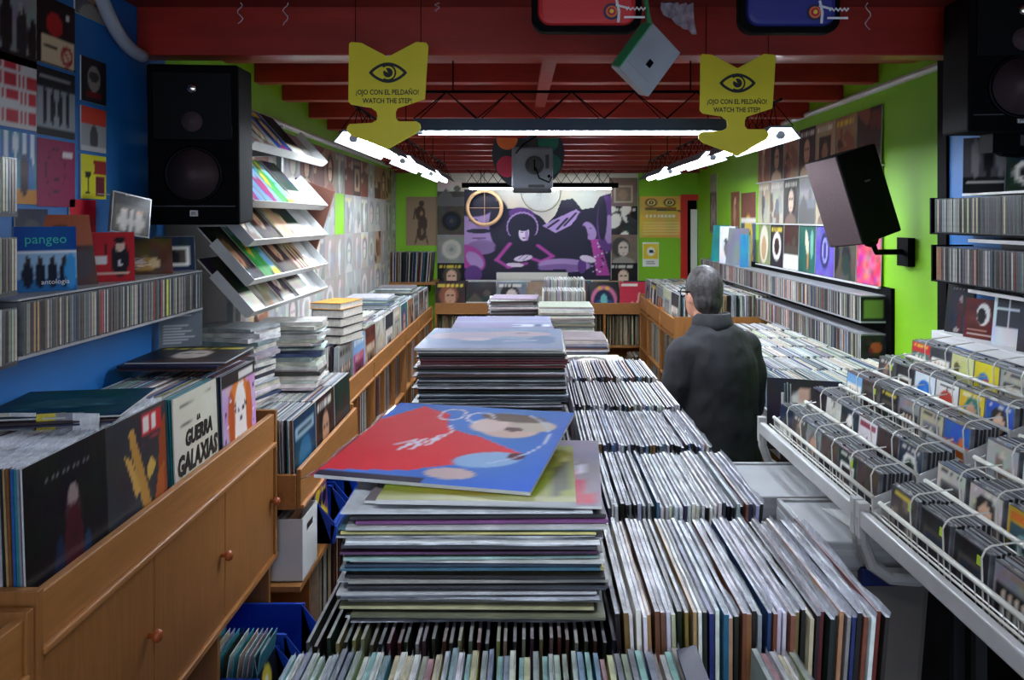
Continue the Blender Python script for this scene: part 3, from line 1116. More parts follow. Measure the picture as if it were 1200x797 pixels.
# projector and the coloured disc behind it
r_ = root('projector', 'grey ceiling projector seen from behind with a round vent and cable', 'projector', (.03, 6.0, H + .20))
MB().box(-.12, .18, 5.93, 6.14, H + .215, H + .52).build('body', mat('projector grey', (112, 120, 132), rough=.45, noise=.1), r_, bevel=.02)
MB().box(-.11, .17, 5.95, 6.12, H + .19, H + .22).box(.0, .12, 5.925, 5.94, H + .225, H + .245).build('base', M_dgrey, r_, bevel=.006)
MB().lathe([(.068, 0), (.068, .014), (.052, .016), (.050, .006), (.046, .006), (.044, .012), (.001, .012)], (.045, 5.93, H + .385), n=28).build('round_vent', M_dgrey, r_, smooth=False)
MB().box(.040, .050, 5.908, 5.92, H + .345, H + .425).build('vent_bar', M_black, r_)
MB().box(.125, .15, 5.918, 5.935, H + .36, H + .46).build('slot', M_dgrey, r_)
MB().lathe([(.012, 0), (.012, .012), (.002, .012)], (.15, 5.93, H + .305), n=12).build('knob', M_black, r_)
MB().tube([(.05, 5.91, H + .37), (.08, 5.89, H + .29), (.15, 5.90, H + .26), (.17, 5.93, H + .30)], .006, 6).tube(
    [(-.09, 5.93, H + .47), (-.04, 5.9, H + .53), (.06, 5.95, H + .60), (.05, 6.02, H + .93)], .005, 6).build('cable', M_black, r_, smooth=True)
MB().box(0, .06, 6.0, 6.06, H + .5, ZC).build('bracket', M_dgrey, r_)
r_ = root('colour_disc', 'dark round board with coloured circles hung behind the projector', 'disc', (.0, 6.55, H + .22))
cz = H + .515
MB().lathe([(.29, 0), (.29, .02)], (.0, 6.58, cz), n=40).build('board', mat('disc board', (30, 44, 54), rough=.5), r_)
for x, z, c in ((-.17, .12, (224, 110, 40)), (-.17, -.10, (190, 30, 70)), (.16, .10, (20, 110, 90)), (.18, -.08, (20, 96, 84)), (0, .2, (40, 80, 150))):
    MB().lathe([(.085, 0), (.085, .004)], (x, 6.559, cz + z), n=24).build('coloured_circle', mat('circle %d %d %d' % c, c, rough=.4), r_)
MB().tube([(-.1, 6.57, cz + .25), (-.1, 6.57, zj(6.57) + .2)], .003, 4).tube([(.1, 6.57, cz + .25), (.1, 6.57, zj(6.57) + .2)], .003, 4).build('thread', M_black, r_)

# framed sleeves and posters on the back wall
def flat_cover(name, me, x, y, zbot, label, cat, group=None, rot=(0, 0, 0)):
    return tag(inst(name, me, (x, y, zbot), rot), label, cat, group)


def special(key, n, fn, wd, ht, th=.004, m=1, plastic=True, bg=(128, 128, 128)):
    A = Art(n, m, bg)
    fn(A)
    q = M_printp if plastic else M_print
    return cover_mesh(key, A, wd, ht, th, [q, q])


i = 0
for side, xs in (('left', -.85), ('right', 1.055)):
    for k in range(4):
        z = H + .45 - .315 * (k + 1)
        me, d = lp_cover(700 + i, 'muted' if k % 2 == 0 else 'dark')
        flat_cover('album_cover', me, xs, YB - .018, z, f'{d}, {("top", "second", "third", "lowest")[k]} in the column {side} of the mural', 'record', 'sleeves beside the mural')
        i += 1


def drawing(A):
    D = (70, 52, 40)
    A.ell(.5, .86, .09, .06, D).ell(.46, .66, .16, .15, D, .3).ell(.54, .45, .15, .16, D).ell(.5, .26, .15, .16, D, .2)
    A.ell(.5, .66, .06, .05, (150, 122, 92)).ell(.52, .28, .05, .07, (140, 110, 84))
    A.line([(.36, .2), (.30, .04)], .03, D).line([(.64, .2), (.70, .04)], .03, D).line([(.3, .75), (.25, .55)], .03, D)


me = special('drawing', 30, drawing, .345, .54, m=44, bg=(152, 128, 100))
flat_cover('drawing_poster', me, -1.185, YB - .005, H - .30, 'brown paper poster of dark drawn figures on the green back wall', 'poster')


def bigyellow(A):
    A.noise(24, 9, 4)
    for x in (.27, .70):
        A.ell(x, .85, .14, .10, (80, 60, 24)); A.ell(x, .85, .10, .075, (240, 214, 120)); A.ell(x, .85, .06, .045, (60, 44, 20)); A.ell(x, .85, .02, .016, (240, 230, 190))
    A.rect(.12, .68, .86, .74, (150, 96, 30)); A.poly([(.02, .64), (.12, .67), (.88, .64), (.98, .60), (.96, .66), (.2, .71)], (60, 86, 40))
    x = .14
    while x < .85:
        A.rect(x, .50, x + .06, .56, (248, 240, 214)); x += .09
    for k in range(5):
        A.rect(.08, .36 - .07 * k, .92, .385 - .07 * k, (248, 232, 170), .7)


me = special('bigyellow', 44, bigyellow, .475, .46, m=44, plastic=False, bg=(232, 186, 70))
flat_cover('concert_poster', me, 1.475, YB - .005, H - .215, 'large yellow poster with two round eyes on the green back wall', 'poster')


def camcard(A):
    A.rect(.06, .30, .94, .94, (240, 208, 50)); A.ell(.52, .62, .24, .18, (236, 236, 232)); A.poly([(.36, .66), (.60, .70), (.72, .58), (.48, .54)], (24, 24, 26))
    A.rect(.2, .12, .8, .16, (140, 140, 140)); A.rect(.2, .2, .7, .23, (140, 140, 140))


me = special('camcard', 16, camcard, .18, .27, m=24, plastic=False, bg=(240, 240, 236))
flat_cover('notice_card', me, 1.36, YB - .005, H - .535, 'small white and yellow camera notice below the yellow poster', 'notice')


# ------------------------------------------------ wooden record units
def board(b, *a):
    return b.box(*a)


def records_stuff(seed, rows, pal=SL_POOL):
    """rows: list of (kind, ...) added to the collected records. kind 'y': spines to the camera, 'x': covers along y"""
    b = REST
    rg = random.Random(seed)
    for kind, x0, x1, y0, y1, z0, zt, pitch in rows:
        a = (x0 if kind == 'y' else y0)
        end = (x1 if kind == 'y' else y1)
        while a < end - pitch * .5:
            t = pitch * rg.uniform(.55, .85)
            c = jit(rg.choice(pal), rg)
            dz = rg.uniform(-.006, .004)
            sk = rg.uniform(-.008, .008)
            if kind == 'y':      # slabs across x, running along y
                P = [(a, y0, z0), (a + t, y0, z0), (a + t, y1, z0), (a, y1, z0)]
                P += [(p[0] + sk, p[1], zt + dz) for p in P]
            else:                # slabs stacked along y, running along x
                P = [(x0, a, z0), (x1, a, z0), (x1, a + t, z0), (x0, a + t, z0)]
                P += [(p[0], p[1] + sk, zt + dz) for p in P]
            b.quadbox(P, 0, c)
            b.c[-5] = tuple(int(q * .4 + 205 * .6) for q in c)  # top faces paled, sheen of the plastic put into the colour
            a += pitch


# back unit: ledge with sleeves, compartments below
r_ = root('record_shelf', 'wooden record shelf with a deep front board along the back wall', 'shelf', (.2, 8.8, 0))
zt, zb = Z(.887), Z(1.005)
MB().box(-.98, 1.42, 8.58, 8.605, zb, zt).build('front_board', M_wood, r_, bevel=.003)
MB().box(-.98, 1.42, 8.605, YB - .02, zb - .0, zb + .02).build('top_board', M_wood, r_)
for zs in (Z(1.34), Z(1.72), .04):
    MB().box(-.98, 1.42, 8.60, YB - .02, zs - .02, zs).build('shelf_board', M_wood, r_)
for x in (-.98, -.32, .32, .79, 1.24, 1.40):
    MB().box(x, x + .022, 8.59, YB - .02, 0, zb).build('upright', M_woodv, r_)
MB().box(-.98, 1.42, YB - .02, YB - .013, 0, zt + .05).build('back_panel', M_wood, r_)
rows = []
for x0, x1 in ((-.95, -.34), (-.28, .30), (.36, .77), (.83, 1.22), (1.27, 1.39)):
    rows.append(('y', x0, x1, 8.66, 8.97, Z(1.338), Z(1.338) + .31, .008))
BROWNS = [(178, 160, 120), (120, 104, 80), (70, 60, 50), (200, 190, 160), (40, 36, 34), (150, 130, 100), (96, 84, 64)]
records_stuff(6, rows, BROWNS)
BACKART = ['warm', 'dark', 'muted', 'muted', 'dark', None, None, 'dark']


def arcart(A):
    A.ell(.5, .30, .46, .62, (24, 22, 40)); A.ell(.5, .42, .44, .46, (224, 120, 160)); A.ell(.5, .32, .34, .42, (24, 30, 70)); A.ell(.5, .30, .13, .30, (110, 190, 190)); A.ell(.3, .2, .1, .2, (30, 70, 130)); A.ell(.7, .2, .1, .2, (30, 70, 130))
    A.ell(.36, .78, .07, .07, (236, 190, 60)); A.ell(.62, .78, .07, .07, (236, 190, 60))


def legsart(A):
    A.rect(.08, .86, .62, .92, (240, 230, 220)); A.line([(.2, .1), (.42, .3), (.5, .1)], .05, (232, 190, 170)); A.line([(.5, .12), (.62, .38), (.66, .62)], .045, (232, 190, 170)); A.ell(.3, .2, .08, .08, (60, 20, 24))


for k in range(8):
    x = -.825 + .325 * k
    z = zb + .0205
    if k == 5:
        me = special('arcart', 24, arcart, LPS, LPS, m=24, bg=(28, 26, 30)); d = 'black cover with a pink arch and teal drop'
    elif k == 6:
        me = special('legsart', 24, legsart, LPS, LPS, m=24, bg=(204, 44, 70)); d = 'crimson cover with pale dancing legs'
    else:
        me, d = lp_cover(740 + k, BACKART[k])
    flat_cover('album_cover', me, x, 8.64, z, d + ' on the ledge under the mural', 'record', 'sleeves on the back ledge', (R(-8), 0, 0))
for k in range(7):
    x = -.80 + .33 * k
    filed(None, (x + .157, 8.80, zb + .021), (0, 0, R(90)), jit(random.choice(SL_POOL), random), '', '', False)
# boxes of records on the low shelf at the right
for x0, x1 in ((1.0, 1.28), (1.30, 1.52)):
    r_ = root('record_carton', 'brown carton of records on the floor before the back shelf', 'carton', ((x0 + x1) / 2, 8.3, 0), group='record cartons by the back shelf')
    z1 = Z(1.42)
    b = MB()
    b.box(x0, x1, 8.10, 8.112, 0, z1).box(x0, x1, 8.42, 8.432, 0, z1).box(x0, x0 + .01, 8.112, 8.42, 0, z1).box(x1 - .01, x1, 8.112, 8.42, 0, z1).box(x0, x1, 8.1, 8.43, 0, .01)
    b.build('box', M_brownb, r_)
    records_stuff(5, [('y', x0 + .015, x1 - .015, 8.115, 8.42, z1 - .25, z1 + .05, .008)], BROWNS)

# shelf with standing records on the green wall left of the mural
r_ = root('wall_shelf', 'small wooden wall shelf below the brown drawing poster', 'shelf', (-1.24, 8.9, H - .70))
MB().box(-1.49, -.985, 8.62, YB, H - .70, H - .675).build('shelf_board', M_woodv, r_)
MB().box(-1.4, -1.38, 8.75, YB, H - .80, H - .70).box(-1.1, -1.08, 8.75, YB, H - .80, H - .70).build('bracket', M_dgrey, r_)
rg = random.Random(5)
for k in range(34):
    filed(None, (-1.455 + .0125 * k, 8.66, H - .674), (0, R(.15 * k), 0), jit(rg.choice(SL_POOL), rg), '', '', False)


# ================================================================== LEFT SIDE
FX = -.95                     # front plane of the left cabinets


def cabinet(y0, y1, doors, label, htop=.73, extra=None):
    r_ = root('record_cabinet', label, 'cabinet', (-1.12, (y0 + y1) / 2, 0))
    zt, zl, zb = Z(htop), Z(htop + .105), Z(1.235)
    MB().box(FX - .022, FX, y0 + .02, y1 - .02, zl, zt).build('front_lip', M_wood, r_, bevel=.003)
    MB().box(FX - .024, FX + .012, y0 + .02, y1 - .02, zl - .016, zl).build('moulding', M_wood, r_, bevel=.004)
    for y in (y0, y1 - .022):
        MB().box(XL0 + .003, FX + .006, y, y + .022, zb - .02, zt + .012).build('side_panel', M_woodv, r_, bevel=.002)
    MB().box(XL0 + .003, FX - .022, y0 + .022, y1 - .022, zl - .012, zl + .004).build('bin_floor', M_wood, r_)
    MB().box(XL0 + .003, FX + .008, y0, y1, zb - .038, zb - .02).build('bottom_board', M_wood, r_, bevel=.002)
    MB().box(XL0 + .003, XL0 + .01, y0 + .022, y1 - .022, zb, zl - .016).build('back_panel', M_wood, r_)
    n = doors
    for k in range(n):
        a = y0 + .022 + (y1 - y0 - .044) * k / n
        c = y0 + .022 + (y1 - y0 - .044) * (k + 1) / n
        dr = MB().box(FX - .02, FX - .002, a + .002, c - .002, zb - .018, zl - .02).build('door', M_woodv, r_, bevel=.002)
        MB().lathe([(.006, 0), (.006, .012), (.015, .018), (.017, .026), (.012, .034), (.002, .036)], (FX - .002, c - .035, Z(1.045)), axis=(1, 0, 0), n=14).build(
            'knob', mat('varnished knob', (170, 84, 40), rough=.25, coat=.5), dr, smooth=True)
    # legs below: plain uprights and a low shelf
    for y in (y0, y0 + .65 * (y1 - y0), y1 - .022):
        MB().box(XL0 + .003, FX - .02, y, y + .022, 0, zb - .038).build('upright', M_woodv, r_)
    MB().box(XL0 + .003, FX + .06, y0, y1, Z(1.64), Z(1.62)).build('low_shelf', M_wood, r_)
    return r_


cabinet(1.575, 3.085, 3, 'honey wood record cabinet with three knobbed doors along the blue wall')
cabinet(.60, 1.565, 2, 'honey wood record cabinet standing nearest the step, beside the three-door cabinet', htop=.755)

BIN_Y = (1.60, 1.915, 2.278, 2.640)
BINH = (.49, .492, .505, .512)


def c_black(A):
    A.noise(8, 1); A.ell(.55, .55, .10, .16, (70, 44, 50)); A.ell(.55, .66, .06, .08, (150, 130, 128)); A.ell(.55, .30, .12, .30, (72, 22, 34)); A.ell(.38, .22, .06, .22, (24, 40, 70)); A.ell(.72, .2, .05, .16, (30, 52, 86))
    for k in range(6):
        A.line([(.55, .4), (.1 + .16 * k, .02)], .008, (50, 24, 30))
    [A.ell(.26 + .062 * q, .855, .014, .016, (112, 108, 116)) for q in range(9)]; A.ell(.45, .06, .1, .05, (150, 140, 136))


def c_wood(A):
    A.noise(8, 2)
    A.poly([(.34, .86), (.42, .90), (.58, .52), (.74, .10), (.62, .06), (.48, .40)], (190, 140, 66)); A.poly([(.26, .72), (.38, .66), (.52, .38), (.44, .34)], (206, 160, 84)); A.poly([(.62, .52), (.72, .60), (.80, .50), (.66, .40)], (210, 170, 84))
    A.poly([(.80, .2), (1, .1), (1, .9), (.88, .78)], (150, 66, 26)); A.poly([(.72, .12), (.9, .06), (.96, .5), (.84, .44)], (176, 92, 40))
    A.rect(.56, .80, .92, .96, (200, 40, 44)); A.rect(.6, .82, .68, .94, (236, 226, 220)); A.rect(.74, .82, .82, .94, (236, 226, 220))
    A.line([(.56, .73), (.9, .76)], .01, (160, 60, 60))


def c_cream(A):
    A.noise(5, 3, 3); A.line([(.14, .90), (.86, .92)], .010, (120, 116, 100)); A.line([(.14, .72), (.5, .735)], .007, (110, 106, 92))
    A.ell(.58, .07, .035, .035, (120, 60, 46))


def c_lion(A):
    A.noise(20, 4); A.ell(.5, .5, .36, .42, (216, 120, 46)); A.ell(.52, .42, .2, .44, (240, 232, 226)); A.ell(.25, .5, .1, .3, (186, 84, 36)); A.ell(.78, .5, .1, .32, (200, 96, 40))
    A.ell(.46, .56, .03, .03, (40, 30, 36)); A.ell(.60, .56, .03, .03, (40, 30, 36)); A.ell(.53, .46, .035, .03, (70, 50, 60))
    for k in range(26):
        A.ell(random.random(), random.random(), .02, .03, random.choice([(60, 40, 50), (240, 230, 240), (150, 110, 170)]), random.random() * 3)
    A.rect(0, .86, 1, 1, (26, 24, 30)); A.rect(.5, .89, .95, .97, (220, 216, 210))


FRONT = [(c_black, (14, 13, 17), 'black cover with a dim red figure and rays'), (c_wood, (52, 52, 58), 'charcoal cover with a tan beam and red and white title'),
         (c_cream, (216, 212, 194), 'cream cover with slanted black block lettering'), (c_lion, (196, 160, 206), 'lilac cover with an orange maned white head')]
rg = random.Random(21)
for k in range(4):
    y0 = BIN_Y[k]
    zt = Z(BINH[k])
    zb = zt - LPS
    fn, bg, d = FRONT[k]
    me = special('front%d' % k, 40, fn, LPS, LPS, m=40, bg=bg)
    o = tag(inst('album_cover', me, (FX - .028, y0 + LPS / 2, zb), (R(-2), 0, R(90))), d + ' fronting the cabinet bin', 'record', 'front sleeves of the cabinet bins')
    if k == 2:
        text('title', 'GUERRA', .060, M_ink, o, (.012, -.0012, .165), bold=.003, shear=.2, sx=.86)
        text('title', 'GALAXIAS', .076, M_ink, o, (.0, -.0012, .092), bold=.0035, shear=.2, sx=.82)
        text('small_title', 'LA', .02, M_ink, o, (.012, -.0012, .222), bold=.001, shear=.2)
    n = 44 if k in (0, 1) else 40
    for i in range(n):
        x = FX - .037 - .0068 * i
        if x < XL0 + .02:
            break
        c = jit(rg.choice(SL_POOL), rg)
        filed(rg.choice(LPM + LPK[4:] * 3), (x, y0 + rg.uniform(-.004, .004), zb + rg.uniform(-.002, .002)), (0, R(-2.2 + rg.uniform(-.4, .4)), 0), c,
              f'{cname(c)} record sleeve, {nth(i + 1)} behind the {d.split(" with")[0]} in the cabinet bin', 'records filed in the cabinet bins', k < 2 and i < 26)
# divider cards sticking up between the bins
for i, (x, c) in enumerate(((-1.02, (225, 225, 225)), (-1.06, (150, 150, 155)), (-1.10, (220, 200, 50)), (-1.17, (228, 228, 226)), (-1.23, (205, 200, 180)))):
    b = MB().box(-.03, .03, 0, .004, 0, .05).mesh('card', M_spine)
    tag(inst('divider_card', b, (x, 1.893 if i % 2 else 1.888, Z(.50)), (0, 0, R(8 * (i % 3))), c), f'{cname(c)} divider card poking up between the cabinet bins', 'card', 'divider cards in the cabinet bins')
# sleeves lying flat on the filed records
def flat_stack(x, y, z, n, label, group, rg, pal=None, rot=4, jx=.008, thick=None, colours=None, yaw=0, single=False, fine=False, bag=1.0):
    for i in range(n):
        k = rg.randrange(4) + (4 if fine else 0) if thick is None else thick
        c = jit(rg.choice(pal or SL_POOL), rg) if not colours or i >= len(colours) else colours[i]
        loc, ro = (x + rg.uniform(-jx, jx), y + rg.uniform(-jx, jx), z), (0, 0, R(yaw + rg.uniform(-rot, rot) * .4))
        if single:
            tag(inst('record_sleeve', FLM[k], loc, ro, c), f'{cname(c)} record sleeve, {nth(i + 1)} from the bottom of {label}', 'record', group).scale = (bag + rg.uniform(-.02, .01) * (bag > 1), 1, 1)
        else:
            rest_slab(Matrix.Translation(loc) @ Euler(ro).to_matrix().to_4x4(), (-LPS / 2, LPS / 2, -LPS / 2, LPS / 2, 0, FLATT[k] * .88), c)
        z += FLATT[k] + .0002
    return z


def lay_cover(me, x, y, z, yaw, label, group, tilt=0):
    """lay a cover flat, print up; x, y is its centre"""
    v = Matrix.Rotation(R(yaw), 3, 'Z') @ Vector((0, -LPS / 2, 0))
    o = inst('album_cover', me, (x + v.x, y + v.y, z), (R(-90 + tilt), 0, R(yaw)))
    return tag(o, label, 'record', group)


DK = [(24, 24, 28), (40, 42, 48), (70, 30, 34), (60, 60, 66), (150, 150, 154), (30, 34, 60)]
z = flat_stack(-1.135, 2.74, Z(.482), 3, 'the cabinet end pile', 'flat pile at the cabinet end', rg, DK, thick=2, single=True)
me, d = lp_cover(801, 'dark')
lay_cover(me, -1.13, 2.76, z + .006, 3, 'dark sleeve lying face up on the far end of the three-door cabinet', 'flat pile at the cabinet end')
z = flat_stack(-1.15, 2.02, Z(.477), 2, 'the middle cabinet bins pile', 'flat pile over the middle bins', rg, DK, thick=2, yaw=14, single=True)


def tealart(A):
    A.noise(14, 8, 5); A.ell(.5, .5, .3, .16, (40, 80, 90)); A.line([(.2, .3), (.8, .4)], .02, (60, 100, 108))


A = Art(20, 20, (14, 60, 78)); tealart(A)
me = cover_mesh('tealart', A, LPS, LPS, .004, [M_gl, M_gl])
lay_cover(me, -1.135, 2.04, z + .006, 10, 'dark teal sleeve lying face up over the middle cabinet bins', 'flat pile over the middle bins')

# ------------------------------------------------ left compact disc shelf
r_ = root('disc_shelf', 'narrow grey wall shelf full of compact discs on the blue wall', 'shelf', (-1.24, 2.4, Z(.33)))
MB().box(XL0, -1.17, 1.88, 2.945, Z(.327), Z(.319)).build('shelf_board', M_grey, r_)
MB().box(XL0, -1.172, 1.88, 2.945, Z(.191), Z(.186)).build('top_board', M_grey, r_)
MB().box(XL0, XL0 + .006, 1.88, 2.945, Z(.319), Z(.191)).build('back_panel', M_dgrey, r_)
rg = random.Random(33)
y = 1.895
LEFTC = {4: (178, 140, 96), 5: (178, 140, 96), 20: (30, 70, 120), 33: (190, 40, 44), 62: (150, 40, 40), 70: (190, 200, 40), 71: (190, 200, 40), 66: (130, 30, 50)}
i = 0
while y < 2.93:
    c = LEFTC.get(i, jit(rg.choice(CD_POOL), rg))
    shelved_cd((-1.1665 + rg.uniform(-.003, .002), y, Z(.3185)), (0, 0, R(90)), c, f'{cname(c)} spined compact disc, {nth(i + 1)} from the step end of the narrow shelf', 'discs on the narrow blue wall shelf')
    y += .0107
    i += 1
# nearer shelf tower at the very edge: three short rows
r2 = root('disc_shelf', 'three-tier compact disc shelf on the blue wall nearest the step', 'shelf', (-1.24, 1.76, Z(.34)))
for h in (.013, -.112 + .285, .328):
    pass
LV_ = (-.012, .168, .328)      # bottoms of the three rows (below the eye)
for h in LV_:
    MB().box(XL0, -1.17, 1.66, 1.878, Z(h + .008), Z(h)).build('shelf_board', M_dgrey, r2)
MB().box(XL0, XL0 + .006, 1.66, 1.878, Z(.336), Z(-.14)).build('back_panel', M_dgrey, r2)
for k, h in enumerate(LV_):
    y = 1.672
    while y < 1.872:
        c = jit(rg.choice(CD_POOL), rg)
        shelved_cd((-1.1665, y, Z(h) + .0005), (0, 0, R(90)), c, f'{cname(c)} spined disc, {nth(int((y - 1.67) / .0107) + 1)} from the step end, {("top", "middle", "lowest")[k]} row of three-tier shelf', 'discs in the three-tier shelf', y > 1.815)
        y += .0107


# things standing on the narrow shelf
def c_blue(A):
    A.noise(8, 5, 4); A.rect(0, .60, 1, .64, (230, 236, 240)); A.rect(0, 0, 1, .60, (150, 186, 214)); A.rect(0, 0, 1, .2, (40, 110, 170))
    for k in range(4):
        A.ell(.2 + .2 * k, .26, .09, .2, (20, 26, 44)); A.ell(.2 + .2 * k, .48, .045, .06, (60, 44, 40))
    A.ell(.9, .3, .1, .28, (60, 150, 210))


zt = Z(.1855)
me = special('c_blue', 26, c_blue, .142, .165, .012, m=28, bg=(14, 74, 150))
o = tag(inst('disc_box', me, (-1.225, 2.085, zt), (R(-4), 0, R(46))), 'blue boxed disc with a band photo standing on the narrow shelf', 'compact disc')
text('title', 'pangeo', .034, mat('sea green lettering', (50, 190, 170)), o, (0, -.0012, .122))
text('subtitle', 'antologia', .018, M_white, o, (.02, -.0012, .018))


def c_brown(A):
    A.noise(16, 6, 5); A.rect(0, .55, 1, 1, (150, 74, 42)); A.ell(.42, .45, .05, .36, (206, 140, 96), .05); A.ell(.62, .42, .05, .36, (196, 130, 90), -.08); A.ell(.5, .75, .16, .12, (70, 40, 36)); A.ell(.8, .3, .14, .2, (60, 50, 60))


me = special('c_brown', 22, c_brown, .18, .20, .005, m=24, bg=(64, 40, 40))
tag(inst('single_sleeve', me, (-1.262, 2.245, zt), (R(-12), 0, R(62))), 'brown single sleeve with bare legs leaning on the narrow shelf', 'record')


def c_redbox(A):
    A.rect(.0, .0, .1, 1, (150, 24, 32)); A.rect(.16, .8, .8, .83, (230, 180, 160)); A.ell(.72, .45, .17, .36, (30, 24, 30)); A.ell(.72, .72, .09, .12, (226, 190, 170)); A.ell(.72, .84, .11, .06, (24, 20, 24)); A.rect(.18, .34, .46, .52, (230, 224, 220)); A.ell(.45, .66, .03, .12, (40, 20, 24)); A.rect(.16, .16, .9, .19, (230, 190, 170)); A.poly([(.68, .3), (.76, .3), (.72, .52)], (230, 226, 226))


me = special('c_redbox', 24, c_redbox, .145, .145, .03, m=24, bg=(190, 34, 40))
tag(inst('disc_box', me, (-1.23, 2.40, zt), (R(-3), 0, R(40))), 'red disc box with a dark suited man on the narrow shelf', 'compact disc')
b = MB()
rg2 = random.Random(8)
for i in range(9):
    a = rg2.uniform(-.5, .5)
    Rm = Matrix.Rotation(rg2.uniform(0, 3), 3, 'Z') @ Matrix.Rotation(a, 3, 'X')
    b.obox((-1.24 + rg2.uniform(-.02, .02), 2.56 + rg2.uniform(-.03, .03), zt + .03 + .003 * i), (.07, .04, .002), Rm, 0, jit((206, 190, 160), rg2, 20))
tag(b.build('paper_heap', M_vcol), 'small heap of crumpled cream paper strips on the narrow shelf', 'paper')


def c_gold(A):
    A.noise(26, 7, 5); A.ell(.4, .3, .3, .2, (200, 150, 80)); A.ell(.6, .3, .12, .14, (230, 200, 150))


me = special('c_gold', 16, c_gold, .142, .12, .01, m=14, bg=(96, 70, 44))
tag(inst('compact_disc', me, (-1.255, 2.72, zt), (R(-10), 0, R(35))), 'brown and gold disc leaning at the far end of the narrow shelf', 'compact disc')
me, d = cd_cover(77, 'dark')
tag(inst('compact_disc', me, (-1.235, 2.865, zt), (R(-8), 0, R(38))), f'{d} leaning beside the gold disc on the narrow shelf', 'compact disc')


# printed clear case standing at the end of the cabinet
def c_list(A):
    for k in range(12):
        A.rect(.1, .08 + .07 * k, .5 + .4 * ((k * 7) % 5) / 5, .105 + .07 * k, (225, 228, 230), .8)


me = special('c_list', 26, c_list, .142, .15, .01, m=30, bg=(112, 122, 132))
tag(inst('compact_disc', me, (-1.23, 2.90, Z(.455)), (R(-6), 0, R(22))), 'clear disc case printed with a track list beside the flat sleeves', 'compact disc')


# ------------------------------------------------ singles and discs on the blue wall
def wall_single(fn, bg, yc, zc, size, label, key, cat='record', ht=None):
    ht = ht or size
    me = special(key, 22, fn, size, ht, .004, m=22, bg=bg)
    tag(inst('single_sleeve' if size > .15 else 'compact_disc', me, (XL0 + .0055, yc, zc - ht / 2), (0, 0, R(90))), label, cat, 'covers pinned to the blue wall')


def a_men(A):
    A.noise(16, 1); A.ell(.3, .5, .14, .42, (30, 30, 34)); A.ell(.65, .42, .13, .4, (40, 40, 44)); A.ell(.9, .36, .1, .34, (24, 24, 28)); A.ell(.62, .8, .06, .08, (170, 168, 166)); A.ell(.3, .92, .06, .07, (60, 60, 62)); A.rect(0, 0, 1, .14, (20, 20, 22))


def a_letters(A):
    for k, (yy, x0, x1) in enumerate(((.86, .05, .55), (.66, .05, .95), (.44, .1, .9), (.42, .6, .98), (.16, .1, .9), (.2, .0, .3))):
        x = x0
        while x < x1:
            A.rect(x, yy - .07, x + .07, yy + .07, (196, 44, 62)); x += .1


def a_band(A):
    A.ell(.45, .62, .22, .18, (190, 40, 40)); A.rect(.12, .04, .98, .42, (226, 206, 168)); A.ring(.78, .2, .13, .04, (180, 40, 40)); A.line([(.68, .3), (.88, .1)], .025, (180, 40, 40)); A.line([(.2, .26), (.5, .28)], .03, (60, 50, 50)); A.line([(.2, .16), (.55, .16)], .02, (90, 80, 70)); A.ell(.8, .8, .06, .06, (220, 220, 220))


def a_four(A):
    A.rect(0, .12, 1, .72, (150, 156, 164))
    for k in range(4):
        A.ell(.2 + .2 * k, .42, .06, .26, (22, 24, 30)); A.ell(.2 + .2 * k, .7, .03, .04, (50, 48, 48))
    A.line([(.1, .86), (.85, .86)], .03, (150, 150, 154))


def a_magenta(A):
    D = (70, 20, 44)
    A.ring(.48, .55, .26, .012, D, .8); A.ell(.5, .42, .08, .03, D); A.line([(.3, .72), (.38, .76)], .012, D); A.line([(.56, .76), (.64, .72)], .012, D); A.rect(.68, .74, .92, .86, (226, 216, 220)); A.line([(.3, .2), (.36, .12)], .014, D)


def a_sky(A):
    A.noise(30, 4, 5)
    for k in range(5):
        A.ell(.1 + .2 * k, .85, .05, .3, (225, 238, 246))
    A.rect(0, 0, 1, .2, (206, 140, 60)); A.ell(.7, .4, .1, .3, (60, 40, 50)); A.ell(.35, .35, .09, .26, (120, 130, 110))


def a_head(A):
    A.ell(.5, .55, .26, .3, (150, 140, 132)); A.ell(.5, .6, .2, .12, (60, 58, 58)); A.rect(.2, .12, .8, .24, (120, 24, 26))


def a_redtop(A):
    A.rect(0, .62, 1, 1, (206, 60, 40)); A.ell(.5, .3, .16, .3, (70, 70, 72)); A.rect(0, 0, 1, .1, (190, 190, 192))


def a_glass(A):
    A.rect(.46, .56, 1, .9, (160, 40, 36)); A.rect(.58, .08, .92, .5, (110, 30, 50)); A.ell(.26, .58, .12, .12, (30, 26, 20)); A.rect(.245, .16, .275, .5, (30, 26, 20)); A.rect(.18, .12, .34, .15, (30, 26, 20)); A.rect(0, .62, .5, .8, (214, 208, 50))


wall_single(a_men, (150, 150, 150), 2.10, H + .49, .185, 'black and white sleeve of standing men on the blue wall', 's1')
wall_single(a_letters, (214, 212, 210), 2.10, H + .325, .185, 'white sleeve covered in red block lettering on the blue wall', 's2')
wall_single(a_sky, (70, 130, 180), 2.10, H + .13, .185, 'pale blue sleeve with streaky sky on the blue wall', 's3')
wall_single(a_band, (26, 22, 24), 2.283, H + .515, .185, 'black sleeve with cream band and red struck-out circle on the wall', 's4')
wall_single(a_four, (28, 30, 36), 2.283, H + .32, .185, 'dark sleeve with four small figures on the blue wall', 's5')
wall_single(a_magenta, (150, 32, 84), 2.283, H + .125, .185, 'magenta sleeve with an outlined face and white sticker', 's6')
wall_single(a_head, (36, 34, 38), 2.48, H + .415, .142, 'dark disc cover with a grey head on the blue wall', 's7', 'compact disc', .132)
wall_single(a_redtop, (150, 154, 158), 2.48, H + .268, .142, 'grey disc cover with a red top on the blue wall', 's8', 'compact disc', .132)
